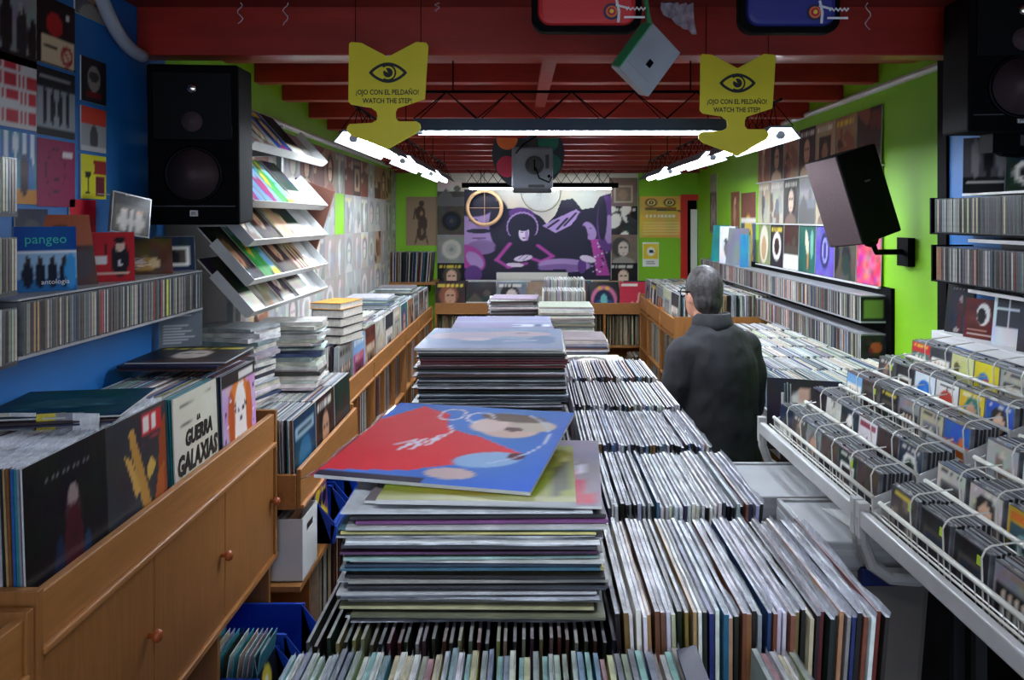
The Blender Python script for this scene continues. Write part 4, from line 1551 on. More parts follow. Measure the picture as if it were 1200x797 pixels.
wall_single(a_glass, (220, 214, 40), 2.48, H + .125, .142, 'yellow disc cover with a wine glass on the blue wall', 's9', 'compact disc', .132)
me, d = lp_cover(820, 'muted', size=.185)
tag(inst('single_sleeve', me, (XL0 + .0055, 2.47, H + .60), (0, 0, R(90))), 'pale sleeve pinned highest on the blue wall', 'record', 'covers pinned to the blue wall')
wall_single(lambda A: A.noise(12, 2).ell(.5, .5, .3, .3, (60, 60, 70)), (24, 34, 62), 2.17, H - .045, .142, 'navy disc cover behind the blue boxed disc', 's11', 'compact disc', .14)
wall_single(lambda A: A.noise(8, 2), (206, 24, 50), 2.42, H + .0, .142, 'plain red card on the blue wall under the yellow disc cover', 's12', 'compact disc', .11)
me, d = cd_cover(90, 'dark')
tag(inst('compact_disc', me, (-1.215, 2.50, Z(.05)), (R(-6), R(10), R(66))), 'grey disc in a loose clear bag hanging in front of the red card', 'compact disc')
# hanger thread so that the bagged disc is held by the wall
b = MB().tube([(-1.215, 2.50, Z(-.07)), (XL0, 2.50, Z(-.075))], .0015, 4)
tag(b.build('wall_hook', M_wire), 'thin wire hook holding a bagged disc on the blue wall', 'hook')

# ------------------------------------------------ magazine rack
r_ = root('magazine_rack', 'pale grey sloping magazine rack with five trays by the left wall', 'rack', (-1.15, 3.55, Z(.42)))
Y0, Y1 = 3.00, 4.10
LIPX = -1.03
ANG = R(48)
TZ = (.262, .045, -.100, -.245, -.362)
up = Vector((-math.cos(ANG), 0, math.sin(ANG)))       # up the tray
nr = Vector((math.sin(ANG), 0, math.cos(ANG)))        # out of the tray
for k, tz in enumerate(TZ):
    p = Vector((LIPX, 0, H + tz))
    L = .20
    def q4(a, b_, th, y0, y1):
        P_ = []
        for y in (y0, y1):
            pass
        A0 = p + up * a; A1 = p + up * b_
        B0, B1 = A0 - nr * th, A1 - nr * th
        return [(A0.x, y0, A0.z), (A0.x, y1, A0.z), (A1.x, y1, A1.z), (A1.x, y0, A1.z), (B0.x, y0, B0.z), (B0.x, y1, B0.z), (B1.x, y1, B1.z), (B1.x, y0, B1.z)]
    b = MB()
    P_ = q4(0, L, .006, Y0, Y1)
    b.quadbox([P_[i] for i in (4, 5, 6, 7, 0, 1, 2, 3)])
    # lip and end walls
    Lp = p + nr * .035
    b.quadbox([(p.x, Y0, p.z), (Lp.x, Y0, Lp.z), (Lp.x, Y1, Lp.z), (p.x, Y1, p.z)] + [(v[0] - up.x * .004, v[1], v[2] - up.z * .004) for v in
              ((p.x, Y0, p.z), (Lp.x, Y0, Lp.z), (Lp.x, Y1, Lp.z), (p.x, Y1, p.z))])
    for ye in (Y0 - .004, Y1):
        e0, e1 = p + nr * .035, p + up * L + nr * .035
        t1 = p + up * L
        b.quadbox([(p.x, ye, p.z), (e0.x, ye, e0.z), (e0.x, ye + .004, e0.z), (p.x, ye + .004, p.z), (t1.x, ye, t1.z), (e1.x, ye, e1.z), (e1.x, ye + .004, e1.z), (t1.x, ye + .004, t1.z)])
    b.build('tray', M_lgrey, r_)
MB().box(-1.462, -1.447, 3.22, 4.12, Z(.72), H + .22).build('shade_board', mat('rack shade board', (34, 28, 26), rough=.7), r_)  # added board, the darkness behind the trays put into its colour
# back posts of the rack
for y in (3.3, 3.95):
    MB().box(-1.215, -1.19, y, y + .03, Z(.42), H + .45).build('post', M_grey, r_)
    MB().box(XL1 + .008, -1.19, y, y + .03, H + .3, H + .33).build('wall_arm', M_grey, r_)
bb = MB().prism([(-1.176, H + .2075), (-1.28, H - .12), (-1.08, H - .186), (-.977, H + .138)], 4.135, 4.155)
bb.build('end_board', M_brownb, r_, bevel=.003)
# magazines lying in the trays
rg = random.Random(77)
MAGART = []
for i in range(24):
    A, d = random_art(900 + i, 14, ('vivid', 'muted', 'dark', 'muted', 'warm')[i % 5])
    A.noise(18, i, 6)
    MAGART.append((cover_mesh(('mag', i), A, .21, .275, .006, [mat('magazine print', rough=.6, src='attr', spec=.12), M_paper]), d))
for k, tz in enumerate(TZ):
    y = Y0 + .115
    i = 0
    while y < Y1 - .1:
        me, d = MAGART[rg.randrange(24)]
        p = Vector((LIPX, y, H + tz)) + nr * .0068 + up * .006
        # cover mesh: z up the tray, -y out of the tray
        m3 = Matrix((Vector((0, 1, 0)), -nr, up)).transposed()
        for dd in range(rg.randint(1, 2)):
            o = inst('magazine', me, p + nr * (.0062 * dd) + Vector((0, .012 * dd, 0)), m3.to_euler())
            tag(o, f'magazine, {d}, {("top", "second", "third", "fourth", "lowest")[k]} rack tray', 'magazine', 'magazines in the sloping rack')
            me, d = MAGART[rg.randrange(24)]
        y += .222
        i += 1

# ------------------------------------------------ covers in plastic along the left green wall
rg = random.Random(3)
for row in range(4):
    zb = H + .508 - .3155 * (row + 1)
    y = 3.981
    i = 0
    while y < 8.85:
        skip = (row == 1 and i in (7,))
        if not skip:
            s = rg.randrange(14)
            me, d = lp_cover(840 + s, 'warm') if (row == 0 and s % 2) or s == 4 else sheen_cover(840 + s)  # brown prints of the top row paint the red ceiling's reflection
            tag(inst('album_cover', me, (XL1 + .0062, y + LPS / 2, zb), (0, 0, R(90))), f'{d} {nth(i + 1)} from the rack, {("top", "second", "third", "lowest")[row]} row', 'record', 'covers along the left green wall')
        y += .319
        i += 1


# ------------------------------------------------ low bin beside the cabinet
r_ = root('record_bin', 'low honey wood record bin jutting out beyond the three-door cabinet', 'cabinet', (-1.15, 3.6, 0))
BX = -.86
zt, zb = Z(.95), Z(1.085)
MB().box(BX - .018, BX, 3.10, 4.12, zb, zt).build('front_lip', M_wood, r_, bevel=.003)
MB().box(BX - .02, BX + .012, 3.10, 4.12, zb - .014, zb).build('moulding', M_wood, r_, bevel=.003)
MB().box(XL1, BX - .018, 3.09, 3.108, zb - .014, zt - .02).build('side_panel', M_wood, r_)
MB().box(XL1, BX - .018, 4.10, 4.12, zb - .014, zt + .02).build('side_panel', M_wood, r_)
MB().box(XL1, BX - .018, 3.108, 4.10, zb - .014, zb).build('bin_floor', M_wood, r_)
for y in (3.44, 4.098):
    MB().box(XL1, BX - .06, y, y + .02, 0, zb - .014).build('upright', M_woodv, r_)
MB().box(XL1, BX, 3.09, 4.12, Z(1.41), Z(1.39)).build('shelf_board', M_wood, r_)
MB().box(XL1, BX + .03, 3.09, 4.12, Z(1.75), Z(1.73)).build('shelf_board', M_wood, r_)
rg = random.Random(44)
PALE = [(200, 204, 206), (170, 176, 178), (226, 226, 222), (120, 126, 128), (150, 158, 150), (60, 62, 66), (214, 206, 180), (110, 130, 150)]
for k in range(3):
    y0 = 3.115 + .33 * k
    for i in range(64):
        x = BX - .034 - .0088 * i
        if x < XL1 + .02:
            break
        c = jit(rg.choice(PALE if i > 4 else SL_POOL), rg)
        filed(None, (x, y0 + rg.uniform(-.003, .003), zb + .001), (0, R(-1.5 + rg.uniform(-.4, .4)), 0), c, '', '', False)


def c_bluecov(A):
    A.noise(14, 2, 4); A.rect(.1, .74, .9, .86, (150, 176, 190)); A.rect(.2, .78, .8, .82, (40, 60, 80)); A.ell(.5, .4, .3, .3, (40, 110, 150))


for k in range(3):
    if k == 0:
        me = special('c_bluecov', 20, c_bluecov, LPS, LPS, m=20, bg=(24, 60, 88)); d = 'dark blue cover with a pale title'
    else:
        me, d = lp_cover(861 + k, 'warm' if k == 1 else 'dark')
    tag(inst('album_cover', me, (BX - .0255, 3.115 + .33 * k + LPS / 2, zb + .001), (R(-1.5), 0, R(90))), d + ' fronting the low record bin', 'record', 'front sleeves of the low bin')

# stack of magazines and books on the low bin records
rg = random.Random(12)
z = zb + LPS + .012
M_mag = [MB().box(-.105, .105, -.14, .14, 0, t * .95).mesh('magazine', [M_card]) for t in (.006, .010, .018)]
T_mag = (.006, .010, .018)
def goods_stack(x, y, z, ztop, name, label, cat, group, pal, rot):
    n = 0
    while z < ztop:
        n += 1
        k = rg.randrange(3)
        c = jit(rg.choice(pal), rg)
        o = inst(name, M_mag[k], (x + rg.uniform(-.015, .015), y + rg.uniform(-.015, .015), z), (0, 0, R(rot + rg.uniform(-9, 9))), c)
        tag(o, f'{cname(c)} magazine, {nth(n)} from the bottom of the {label}', cat, group)
        z += T_mag[k]
    return z


MGP = [(212, 208, 204), (180, 176, 178), (232, 230, 226), (60, 60, 66), (150, 156, 160), (196, 188, 186), (60, 76, 110), (200, 194, 176), (222, 220, 216)]
goods_stack(-1.20, 3.34, z, Z(.44), 'magazine', 'leaning pile below the sloping rack', 'magazine', 'pile of magazines below the rack', MGP, 80)
goods_stack(-1.08, 3.72, z, Z(.47), 'magazine', 'second pile below the sloping rack', 'magazine', 'second pile of magazines below the rack', MGP, 95)
goods_stack(-1.33, 3.62, z, Z(.50), 'magazine', 'pile against the left wall', 'magazine', 'pile of magazines against the wall', MGP, 88)

# ------------------------------------------------ long left shelf unit
r_ = root('record_shelf', 'long honey wood record shelf with open bays along the left wall', 'shelf', (-1.2, 6.2, 0))
LX = -.95
zt, zl = Z(.865), Z(.975)
ends = (4.20, 5.05, 6.32, 7.10, 8.10)
for a, c in zip(ends, ends[1:]):
    MB().box(LX - .018, LX, a, c - .004, zl, zt).build('front_lip', M_wood, r_, bevel=.003)
    MB().box(LX - .02, LX + .010, a, c - .004, zl - .014, zl).build('moulding', M_wood, r_, bevel=.003)
for y in ends:
    MB().box(XL1, LX + .006, y - .014, y + .014, 0, zt - .02 if y > 4.3 else zt).build('upright', M_woodv, r_)
for y in (4.62, 5.48, 5.90, 6.71, 7.6):
    MB().box(XL1, LX - .01, y - .01, y + .01, 0, zl - .014).build('divider', M_woodv, r_)
for h in (.992, 1.34, 1.68, 1.98):
    MB().box(XL1, LX - (.02 if h < 1 else 0), 4.21, 8.09, Z(h + .018), Z(h)).build('shelf_board', M_wood, r_)
rows = []
for k in range(11):
    y0 = 4.24 + .345 * k
    rows.append(('y', XL1 + .03, LX - .032, y0, y0 + .31, Z(.99), Z(.665), .0095))
records_stuff(4, rows, PALE)
rows = []
for a, c in ((4.22, 4.60), (4.64, 5.03), (5.07, 5.46), (5.50, 5.88), (5.92, 6.30), (6.34, 6.69), (6.73, 7.08), (7.12, 7.58), (7.62, 8.08)):
    for h in (1.34, 1.68):
        rows.append(('x', LX - .34, LX - .03, a + .03, c - .05, Z(h) + .001, Z(h) + .305, .011))
records_stuff(109, rows, [(210, 206, 196), (40, 40, 44), (110, 72, 48), (150, 150, 150), (20, 20, 24), (120, 40, 40), (226, 220, 200)])
rg = random.Random(9)
for k in range(11):
    me, d = lp_cover(880 + k, ('muted', 'vivid', 'warm', 'muted', 'dark')[k % 5])
    tag(inst('album_cover', me, (LX - .0245, 4.24 + .345 * k + .157, Z(.985)), (R(-1), 0, R(90))), d + ' fronting the long left shelf', 'record', 'front sleeves of the long left shelf')

# piles lying on the long shelf
BK = [(214, 150, 50), (40, 36, 36), (30, 30, 34), (226, 222, 214)]
zz = Z(.660)
bm = [MB().box(-.085, .085, -.13, .13, 0.003, t - .003, 1).box(-.088, .088, -.133, .133, 0, .003, 0).box(-.088, .088, -.133, .133, t - .003, t, 0).box(-.088, -.085, -.133, .133, 0, t, 0).mesh('book', [M_card, M_paper]) for t in (.035, .045)]
for i, c in enumerate(((30, 30, 34), (36, 34, 38), (34, 32, 34), (28, 28, 30), (214, 150, 50))):
    t = (.045, .045, .045, .045, .035)[i]
    tag(inst('book', bm[1 if i < 4 else 0], (-1.03 + .004 * (i % 2), 4.42, zz), (0, 0, R(-14 + 4 * (i % 2))), c), f'{"yellow" if i == 4 else "black"} thick book, {nth(i + 1)} from the bottom of the book pile', 'book', 'pile of thick books on the long shelf')
    zz += t + .0005
rg = random.Random(14)
flat_stack(-1.14, 5.05, Z(.660), 11, 'the small flat pile on the long left shelf, behind the books', 'flat pile behind the books', rg, PALE, rot=10)
flat_stack(-1.18, 6.15, Z(.660), 14, 'the wide flat pile farther along the long left shelf', 'flat pile farther along the shelf', rg, PALE, rot=10)
flat_stack(-1.16, 7.2, Z(.660), 12, 'the flat pile at the far end of the long left shelf', 'flat pile at the far shelf end', rg, PALE, rot=10)


# ------------------------------------------------ blue bins, singles and carton on the low shelves
def parts_bin(x, y, z, w_, d_, h_, label):
    """open plastic bin, mouth towards +x"""
    r_ = root('storage_bin', label, 'bin', (x, y, z), group='blue storage bins on the low shelves')
    b = MB()
    t = .005
    b.box(-d_, 0, -w_ / 2, w_ / 2, 0, t)
    for s in (-1, 1):
        ya, yb = s * w_ / 2, s * (w_ / 2 - t)
        y0, y1 = min(ya, yb), max(ya, yb)
        b.quadbox([(-d_, y0, 0), (0, y0, 0), (0, y1, 0), (-d_, y1, 0), (-d_, y0, h_), (-.06, y0, h_), (-.06, y1, h_), (-d_, y1, h_)])
        b.quadbox([(-.06, y0, 0), (0, y0, 0), (0, y1, 0), (-.06, y1, 0), (-.06, y0, h_), (.015, y0, h_ * .5), (.015, y1, h_ * .5), (-.06, y1, h_)])
    b.box(-d_, -d_ + t, -w_ / 2, w_ / 2, 0, h_)
    b.box(-t, .012, -w_ / 2, w_ / 2, 0, h_ * .45)
    b.build('tray', M_binblue, r_, local=True)
    MB().box(-d_ - .008, -.05, -w_ / 2 - .008, -w_ / 2, h_ - .012, h_).box(-d_ - .008, -.05, w_ / 2, w_ / 2 + .008, h_ - .012, h_).box(-d_ - .01, -d_, -w_ / 2 - .008, w_ / 2 + .008, h_ - .012, h_).build('rim', M_binblue, r_, local=True)
    MB().box(.012, .016, -w_ / 2 + .02, w_ / 2 - .02, h_ * .12, h_ * .38).build('label_holder', mat('bin label holder', (30, 90, 200), rough=.3), r_, local=True)
    return r_


zs = Z(1.62)
parts_bin(-.80, 2.695, zs + .0005, .20, .34, .16, 'blue plastic bin of singles on the low shelf under the cabinet')
parts_bin(-.78, 2.93, zs + .0005, .22, .34, .19, 'taller blue plastic bin under the far cabinet door')
parts_bin(-.74, 2.40, zs + .0005, .24, .34, .13, 'blue plastic bin at the edge of the low shelf nearest the step')
SM = MB().box(-.0012, .0012, 0, .18, 0, .18).mesh('single', [M_card])
rg = random.Random(31)
for i in range(13):
    c = jit(rg.choice([(224, 222, 214), (60, 150, 160), (196, 190, 170), (40, 40, 44), (220, 210, 180), (170, 176, 180)]), rg)
    tag(inst('single_sleeve', SM, (-1.07 + .016 * i, 2.604, zs + .05), (0, R(8), 0), c), f'{cname(c)} single sleeve standing in the blue bin under the cabinet', 'record', 'singles in the blue bin')


def c_dot(A):
    A.ell(.4, .35, .26, .26, (226, 210, 70)); A.ell(.4, .35, .08, .08, (230, 226, 210)); A.rect(.3, .82, .8, .9, (220, 220, 214))


me = special('c_dot', 20, c_dot, .18, .18, .002, m=20, bg=(24, 24, 28))
tag(inst('single_sleeve', me, (-.845, 2.695, zs + .05), (R(-8), 0, R(90))), 'black single with a yellow label dot fronting the blue bin', 'record')
# bins and carton on the shelf under the low bin
zs = Z(1.39)
parts_bin(-.84, 3.62, zs + .0005, .24, .32, .17, 'blue plastic bin with upright singles beside the white carton')
parts_bin(-.84, 3.90, zs + .0005, .22, .32, .17, 'blue plastic bin at the far end of the shelf under the low bin')
me, d = lp_cover(930, 'vivid', size=.18)
tag(inst('single_sleeve', me, (-.905, 3.62, zs + .03), (R(-4), R(0), R(88))), 'colourful single leaning in the blue bin beside the white carton', 'record')
for i in range(9):
    c = jit(rg.choice([(224, 222, 214), (150, 150, 150), (40, 40, 44)]), rg)
    tag(inst('single_sleeve', SM, (-.97 - .011 * i, 3.53, zs + .007), (0, R(6), 0), c), f'{cname(c)} single sleeve standing in the bin beside the white carton', 'record', 'singles in the bin by the carton')
r_ = root('magazine_carton', 'white open carton with a slot handle on the low shelf', 'carton', (-.98, 3.24, zs))
b = MB().box(-1.14, -.862, 3.13, 3.134, zs + .001, zs + .24).box(-1.14, -.862, 3.34, 3.344, zs + .001, zs + .24).box(-1.14, -1.136, 3.134, 3.34, zs + .001, zs + .27).box(-1.14, -.862, 3.13, 3.344, zs + .001, zs + .004)
b.box(-.866, -.862, 3.134, 3.34, zs + .001, zs + .17).box(-.866, -.862, 3.134, 3.19, zs + .17, zs + .20).box(-.866, -.862, 3.28, 3.34, zs + .17, zs + .20).box(-.866, -.862, 3.134, 3.34, zs + .20, zs + .24)
b.build('box', M_white, r_)
rg = random.Random(61)
for i in range(8):
    c = jit(rg.choice(SL_POOL), rg)
    tag(inst('single_sleeve', SM, (-1.10 + .024 * i, 3.145, zs + .06), (0, R(5), 0), c), f'{cname(c)} single sleeve standing in the white carton', 'record', 'singles in the white carton')
zs = Z(1.73)
rg = random.Random(62)
for i in range(22):
    c = jit(rg.choice([(226, 224, 218), (30, 30, 34), (20, 20, 24), (150, 150, 150), (206, 190, 160), (110, 60, 40)]), rg)
    filed(None, (BX - .345, 3.475 + .027 * i, zs + .001), (0, 0, R(-90)), c, '', '', False)


# ================================================================== CENTRE TABLE
TOPZ = Z(.489)                # tops of the filed records
BOT = TOPZ - LPS
r_ = root('record_table', 'dark wooden centre table with bins of records and stacked sleeves', 'table', (.09, 2.0, 0))
LBOT = Z(.53) - LPS           # the left column and the end bin stand a little lower
MB().box(.105, .47, 1.012, 3.10, BOT - .03, BOT - .0045).build('bin_floor', M_woodd, r_)
MB().box(-.30, .105, 1.012, 3.10, LBOT - .03, LBOT - .0065).build('bin_floor', M_woodd, r_)
MB().box(-.30, .47, .65, 1.002, LBOT - .03, LBOT - .0065).build('bin_floor', M_woodd, r_)
MB().box(-.30, -.282, .65, 3.10, 0, BOT + .12).build('side_panel', M_woodd, r_)
MB().box(.452, .47, 1.0, 3.10, 0, BOT + .10).build('side_panel', M_woodd, r_)
MB().box(-.282, .452, .64, .655, 0, BOT + .12).build('end_panel', M_woodd, r_)
MB().box(-.282, .452, 3.085, 3.10, 0, BOT + .12).build('end_panel', M_woodd, r_)
MB().box(.105, .117, 1.012, 3.085, BOT - .004, BOT + .20).build('divider', M_woodd, r_)
for y in (1.002, 1.352, 1.728, 2.098, 2.478):
    MB().box(-.282 if y < 1.1 else .117, .452, y, y + .008, LBOT - .006 if y < 1.1 else BOT - .004, BOT + .18).build('divider', M_woodd, r_)
for y in (1.375, 2.12, 2.92):
    MB().box(-.282, .105, y, y + .01, BOT - .004, BOT + .2).build('divider', M_woodd, r_)


def file_row(x0, x1, y0, z0, place, group, pitch, pal, seed, lean0=0., lean1=0., jy=.006, jz=.004, single=False, meshes=None, skip=(9, 9)):
    rg = random.Random(seed)
    n = int((x1 - x0) / pitch)
    for i in range(n):
        t = i / max(1, n - 1)
        x = x0 + (x1 - x0) * t
        if skip[0] < x < skip[1]:
            continue
        c = jit(rg.choice(pal), rg)
        ln = lean0 + (lean1 - lean0) * t + rg.uniform(-.35, .35)
        filed(rg.choice(meshes or LPK), (x, y0 + rg.uniform(-jy, jy), z0 + rg.uniform(-jz, jz)), (0, R(ln), 0), c, f'{cname(c)} record sleeve, {nth(i + 1)} from {place}', group, single)


WH = [(236, 236, 236), (212, 216, 222), (232, 228, 214), (176, 182, 192), (40, 42, 50), (24, 24, 30), (60, 66, 90), (130, 90, 60), (226, 226, 230), (16, 16, 20), (90, 120, 160), (120, 124, 130)]
B1P = [(236, 236, 236), (212, 216, 222), (226, 214, 180), (60, 52, 40), (20, 20, 22), (28, 26, 26), (130, 90, 60), (178, 144, 100), (44, 110, 140), (120, 72, 44), (96, 30, 28), (200, 190, 150), (126, 120, 60), (40, 60, 110), (150, 150, 150), (36, 34, 30)]
PAST = [(226, 220, 196), (170, 186, 172), (70, 140, 140), (170, 60, 56), (50, 54, 62), (206, 196, 120), (120, 140, 140), (236, 234, 224), (60, 80, 120), (120, 140, 84), (180, 180, 176), (30, 110, 160), (90, 170, 160), (130, 96, 70)]
file_row(.128, .415, 1.012, BOT, 'the pile side of the first centre bin', 'records in the first centre bin', .0064, B1P, 1, -3, 5, single=True)
file_row(.132, .375, 1.395, BOT, 'the pile side of the second centre bin', 'records in the second centre bin', .0064, WH, 2, -2, 4, single=True)
file_row(.130, .372, 1.765, BOT, 'the pile side of the third centre bin', 'records in the third centre bin', .0064, WH, 3, -2, 4, single=True)
file_row(.130, .372, 2.140, BOT, 'the fourth centre bin from the tall pile', 'records in the fourth centre bin', .0064, WH, 4, -2, 4)
file_row(.128, .372, 2.520, BOT, 'the last centre bin, next to the flat piles', 'records in the last centre bin', .0064, WH, 5, -2, 4)
# bin at the near end
file_row(-.268, .305, .682, LBOT, 'the cabinet side of the end bin', 'records in the end bin', .0082, PAST, 6, -3, 3, jz=.006, single=True, meshes=LPC, skip=(.190, .256))
# dark records under the tall pile
file_row(-.262, .095, 1.020, Z(.527) - LPS, 'the bin under the tall pile', 'records under the tall pile', .010, [(24, 24, 24), (44, 42, 38), (70, 66, 50), (30, 30, 34), (110, 104, 70), (100, 100, 96), (60, 30, 26)], 7, -2, 2)
# more records under the second and third pile
file_row(-.262, .095, 1.76, LBOT, 'the bin under the second pile', 'records under the second pile', .014, DK, 8)
file_row(-.262, .095, 2.52, LBOT, 'the bin under the third pile', 'records under the third pile', .014, DK, 9)
# navy box set poking out of the end bin
b = MB().box(-.012, .012, 0, .17, 0, .20).mesh('box set', [mat('navy box', (46, 48, 74), rough=.35, noise=.15, nscale=20)])
tag(inst('record_box_set', b, (.235, .80, Z(.512) - .19), (0, R(-14), 0)), 'small navy box set poking up between records of the end bin', 'record')

# tall pile nearest the step
rg = random.Random(101)
ST1 = [(40, 44, 40), (30, 30, 30), (110, 112, 90), (60, 60, 56), (190, 186, 140), (120, 120, 118), (40, 40, 44), (170, 174, 180), (60, 58, 70), (190, 190, 190), (90, 96, 110),
       (60, 60, 64), (206, 206, 204), (150, 148, 140), (36, 36, 40), (205, 196, 120), (60, 100, 120), (44, 60, 80), (196, 196, 190), (150, 180, 170), (120, 118, 116), (90, 50, 90), (150, 120, 110), (60, 60, 66), (226, 228, 226), (24, 26, 44), (40, 40, 44), (206, 196, 120), (60, 110, 120), (180, 180, 176), (110, 60, 110), (30, 30, 34), (200, 204, 206), (24, 26, 44), (226, 228, 226)]
zt = flat_stack(-.0715, 1.212, Z(.518), 33, 'the tall pile by the end bin', 'tall pile on the centre table', rg, colours=ST1, jx=.010, single=True, fine=True, bag=1.055)


def c_grey(A):
    A.noise(14, 3, 4); A.poly([(.78, .02), (1, .0), (.86, .5)], (190, 40, 74)); A.ring(.75, .5, .16, .02, (206, 200, 214)); A.rect(.0, .0, .2, 1, (120, 110, 112))


A = Art(22, 22, (138, 128, 138)); c_grey(A)
me = cover_mesh('c_grey', A, LPS, LPS, .004, [M_gl, M_gl])
lay_cover(me, -.050, 1.235, zt + .0055, -4, 'grey mauve sleeve with a red wedge near the top of the tall pile', 'tall pile on the centre table')


def c_green(A):
    A.noise(14, 4, 4); A.ring(.78, .62, .2, .02, (190, 190, 130)); A.rect(.9, .1, .92, .6, (70, 72, 30)); A.rect(.95, .2, .965, .7, (80, 82, 40)); A.rect(0, 0, 1, .06, (176, 176, 120))


me = cover_mesh('c_green', (lambda A: (c_green(A), A)[1])(Art(20, 20, (132, 132, 40))), .262, .262, .006, [M_gl, M_gl])
v = Matrix.Rotation(R(-2), 3, 'Z') @ Vector((0, -.131, 0))
tag(inst('album_cover', me, (-.064 + v.x, 1.198 + v.y, zt + .0125), (R(-90), 0, R(-2))), 'small olive green sleeve just under the top of the tall pile', 'record', 'tall pile on the centre table')


def c_top(A):
    A.noise(10, 5, 4)
    A.poly([(0, .06), (0, .72), (.16, .96), (.34, .86), (.40, .66), (.62, .56), (.86, .40), (.66, .26), (.40, .12)], (232, 44, 56))
    A.ell(.72, .70, .16, .12, (224, 190, 176), -.1); A.ell(.60, .74, .10, .10, (232, 206, 196)); A.ell(.83, .76, .12, .08, (206, 190, 170)); A.ell(.74, .70, .05, .03, (110, 80, 80)); A.ell(.70, .86, .18, .06, (110, 84, 70), -.1)
    A.ell(.72, .30, .16, .09, (150, 184, 220), .3); A.ell(.60, .12, .12, .06, (206, 180, 176)); A.ell(.84, .36, .04, .04, (90, 30, 44)); A.rect(.0, .0, .5, .05, (50, 40, 60))
    W = (230, 226, 236)
    t = np.linspace(0, 2 * PI, 22)
    A.line([(.36 + .07 * math.cos(a), .86 + .085 * math.sin(a)) for a in t], .010, W)
    A.line([(.52 + .07 * math.cos(a), .84 + .075 * math.sin(a)) for a in t[:17]], .010, W)
    A.line([(.22, .40), (.30, .48), (.26, .34), (.34, .50), (.32, .36), (.40, .56), (.38, .42), (.44, .62), (.40, .70)], .011, W)
    A.line([(.50 + .44 * math.cos(a), .60 + .40 * math.sin(a)) for a in np.linspace(-1.0, .9, 20)], .008, (200, 214, 236))


A = Art(64, 64, (66, 118, 206))
c_top(A)
me = cover_mesh('c_top', A, LPS, LPS, .005, [M_gl, M_gl])
v = Matrix.Rotation(R(-14), 3, 'Z') @ Vector((0, -LPS / 2, 0))
o = tag(inst('album_cover', me, (-.112 + v.x, 1.272 + v.y, zt + .019), (R(-90) + R(6), R(0), R(-14))), 'blue and red portrait sleeve with white handwriting on top of the tall pile', 'record', 'tall pile on the centre table')
# loose bag mouth at its left edge (local: x to the left, z along the sleeve)
b = MB()
N = 8
for i in range(N + 1):
    for j in range(4):
        b.v.append((-LPS / 2 - .009 * j, .003 + .0022 * j * j * (.5 + .7 * math.sin(i * .9) ** 2) - .001, LPS * i / N))
for i in range(N):
    for j in range(3):
        a = i * 4 + j
        b.f.append((a, a + 1, a + 5, a + 4)); b.mi.append(0); b.c.append(None)
b.build('bag_mouth', mat('reddish bag edge', (196, 70, 80), rough=.2, coat=.6), o, local=True)

# second pile
rg = random.Random(202)
S2P = [(34, 34, 36), (24, 24, 26), (60, 62, 60), (196, 198, 200), (150, 150, 148), (44, 40, 36), (90, 24, 30), (206, 206, 206), (100, 84, 60), (30, 34, 40)]
z2 = flat_stack(-.080, 1.888, Z(.524), 57, 'the second pile, behind the tall pile', 'second pile on the centre table', rg, S2P, jx=.009, single=True, fine=True)


def c_pale(A):
    A.noise(8, 6, 4); A.ell(.3, .6, .28, .2, (196, 182, 206), .2); A.ell(.68, .7, .24, .14, (206, 186, 200), -.1); A.ell(.5, .3, .3, .14, (120, 150, 196)); A.ell(.38, .42, .1, .08, (216, 200, 212)); A.ell(.86, .4, .1, .2, (110, 140, 190)); A.line([(.6, .34), (.8, .36)], .02, (226, 226, 236)); A.ell(.7, .74, .04, .02, (120, 110, 140)); A.ell(.16, .3, .12, .16, (140, 160, 206))


A = Art(30, 30, (150, 166, 206)); c_pale(A)
me = cover_mesh('c_pale', A, LPS, LPS, .005, [M_gl, M_gl])
lay_cover(me, -.080, 1.89, z2 + .0055, -1.5, 'pale blue and lilac sleeve of faces on top of the second pile', 'second pile on the centre table')
# third pile
rg = random.Random(303)
z3 = flat_stack(-.082, 2.68, Z(.524), 33, 'the third pile on the centre table, towards the back', 'third pile on the centre table', rg, S2P, jx=.008)


def c_lav(A):
    A.noise(8, 7, 4); A.rect(.6, .14, .98, .32, (200, 206, 220)); A.rect(.62, .18, .68, .28, (110, 116, 140)); A.rect(.80, .16, .88, .3, (90, 96, 124)); A.rect(0, .5, 1, .62, (150, 150, 172))


A = Art(24, 24, (136, 138, 164)); c_lav(A)
me = cover_mesh('c_lav', A, LPS, LPS, .004, [M_gl, M_gl])
lay_cover(me, -.082, 2.68, z3 + .0055, 1, 'lavender grey sleeve with a pale box on top of the third pile', 'third pile on the centre table')

# ------------------------------------------------ lower table farther back
r_ = root('record_table', 'lower wooden table of record piles behind the centre table', 'table', (.1, 4.8, 0))
FT = Z(.80)
MB().box(-.30, .45, 3.55, 6.15, FT - .03, FT).build('table_top', M_wood, r_)
for x in (-.28, .40):
    for y in (3.6, 6.07):
        MB().box(x, x + .04, y, y + .04, 0, FT - .03).build('leg', M_woodv, r_)
rg = random.Random(404)
GR = [(196, 200, 204), (150, 152, 154), (210, 206, 196), (120, 116, 110), (90, 40, 44), (60, 70, 100), (222, 222, 222)]
za = flat_stack(.285, 3.78, FT + .0005, 26, 'the pile on the lower table nearest the filed bins', 'near pile on the lower table', rg, GR)
A, d = random_art(951, 18, 'muted')
me = cover_mesh('near_top', A, LPS, LPS, .005, [M_printp, M_printp])
lay_cover(me, .285, 3.78, za + .0055, 4, 'grey and pink sleeve on top of the near pile of the lower table', 'near pile on the lower table')
za = flat_stack(.250, 4.35, FT + .0005, 34, 'the second pile on the lower table', 'second pile on the lower table', rg, GR)
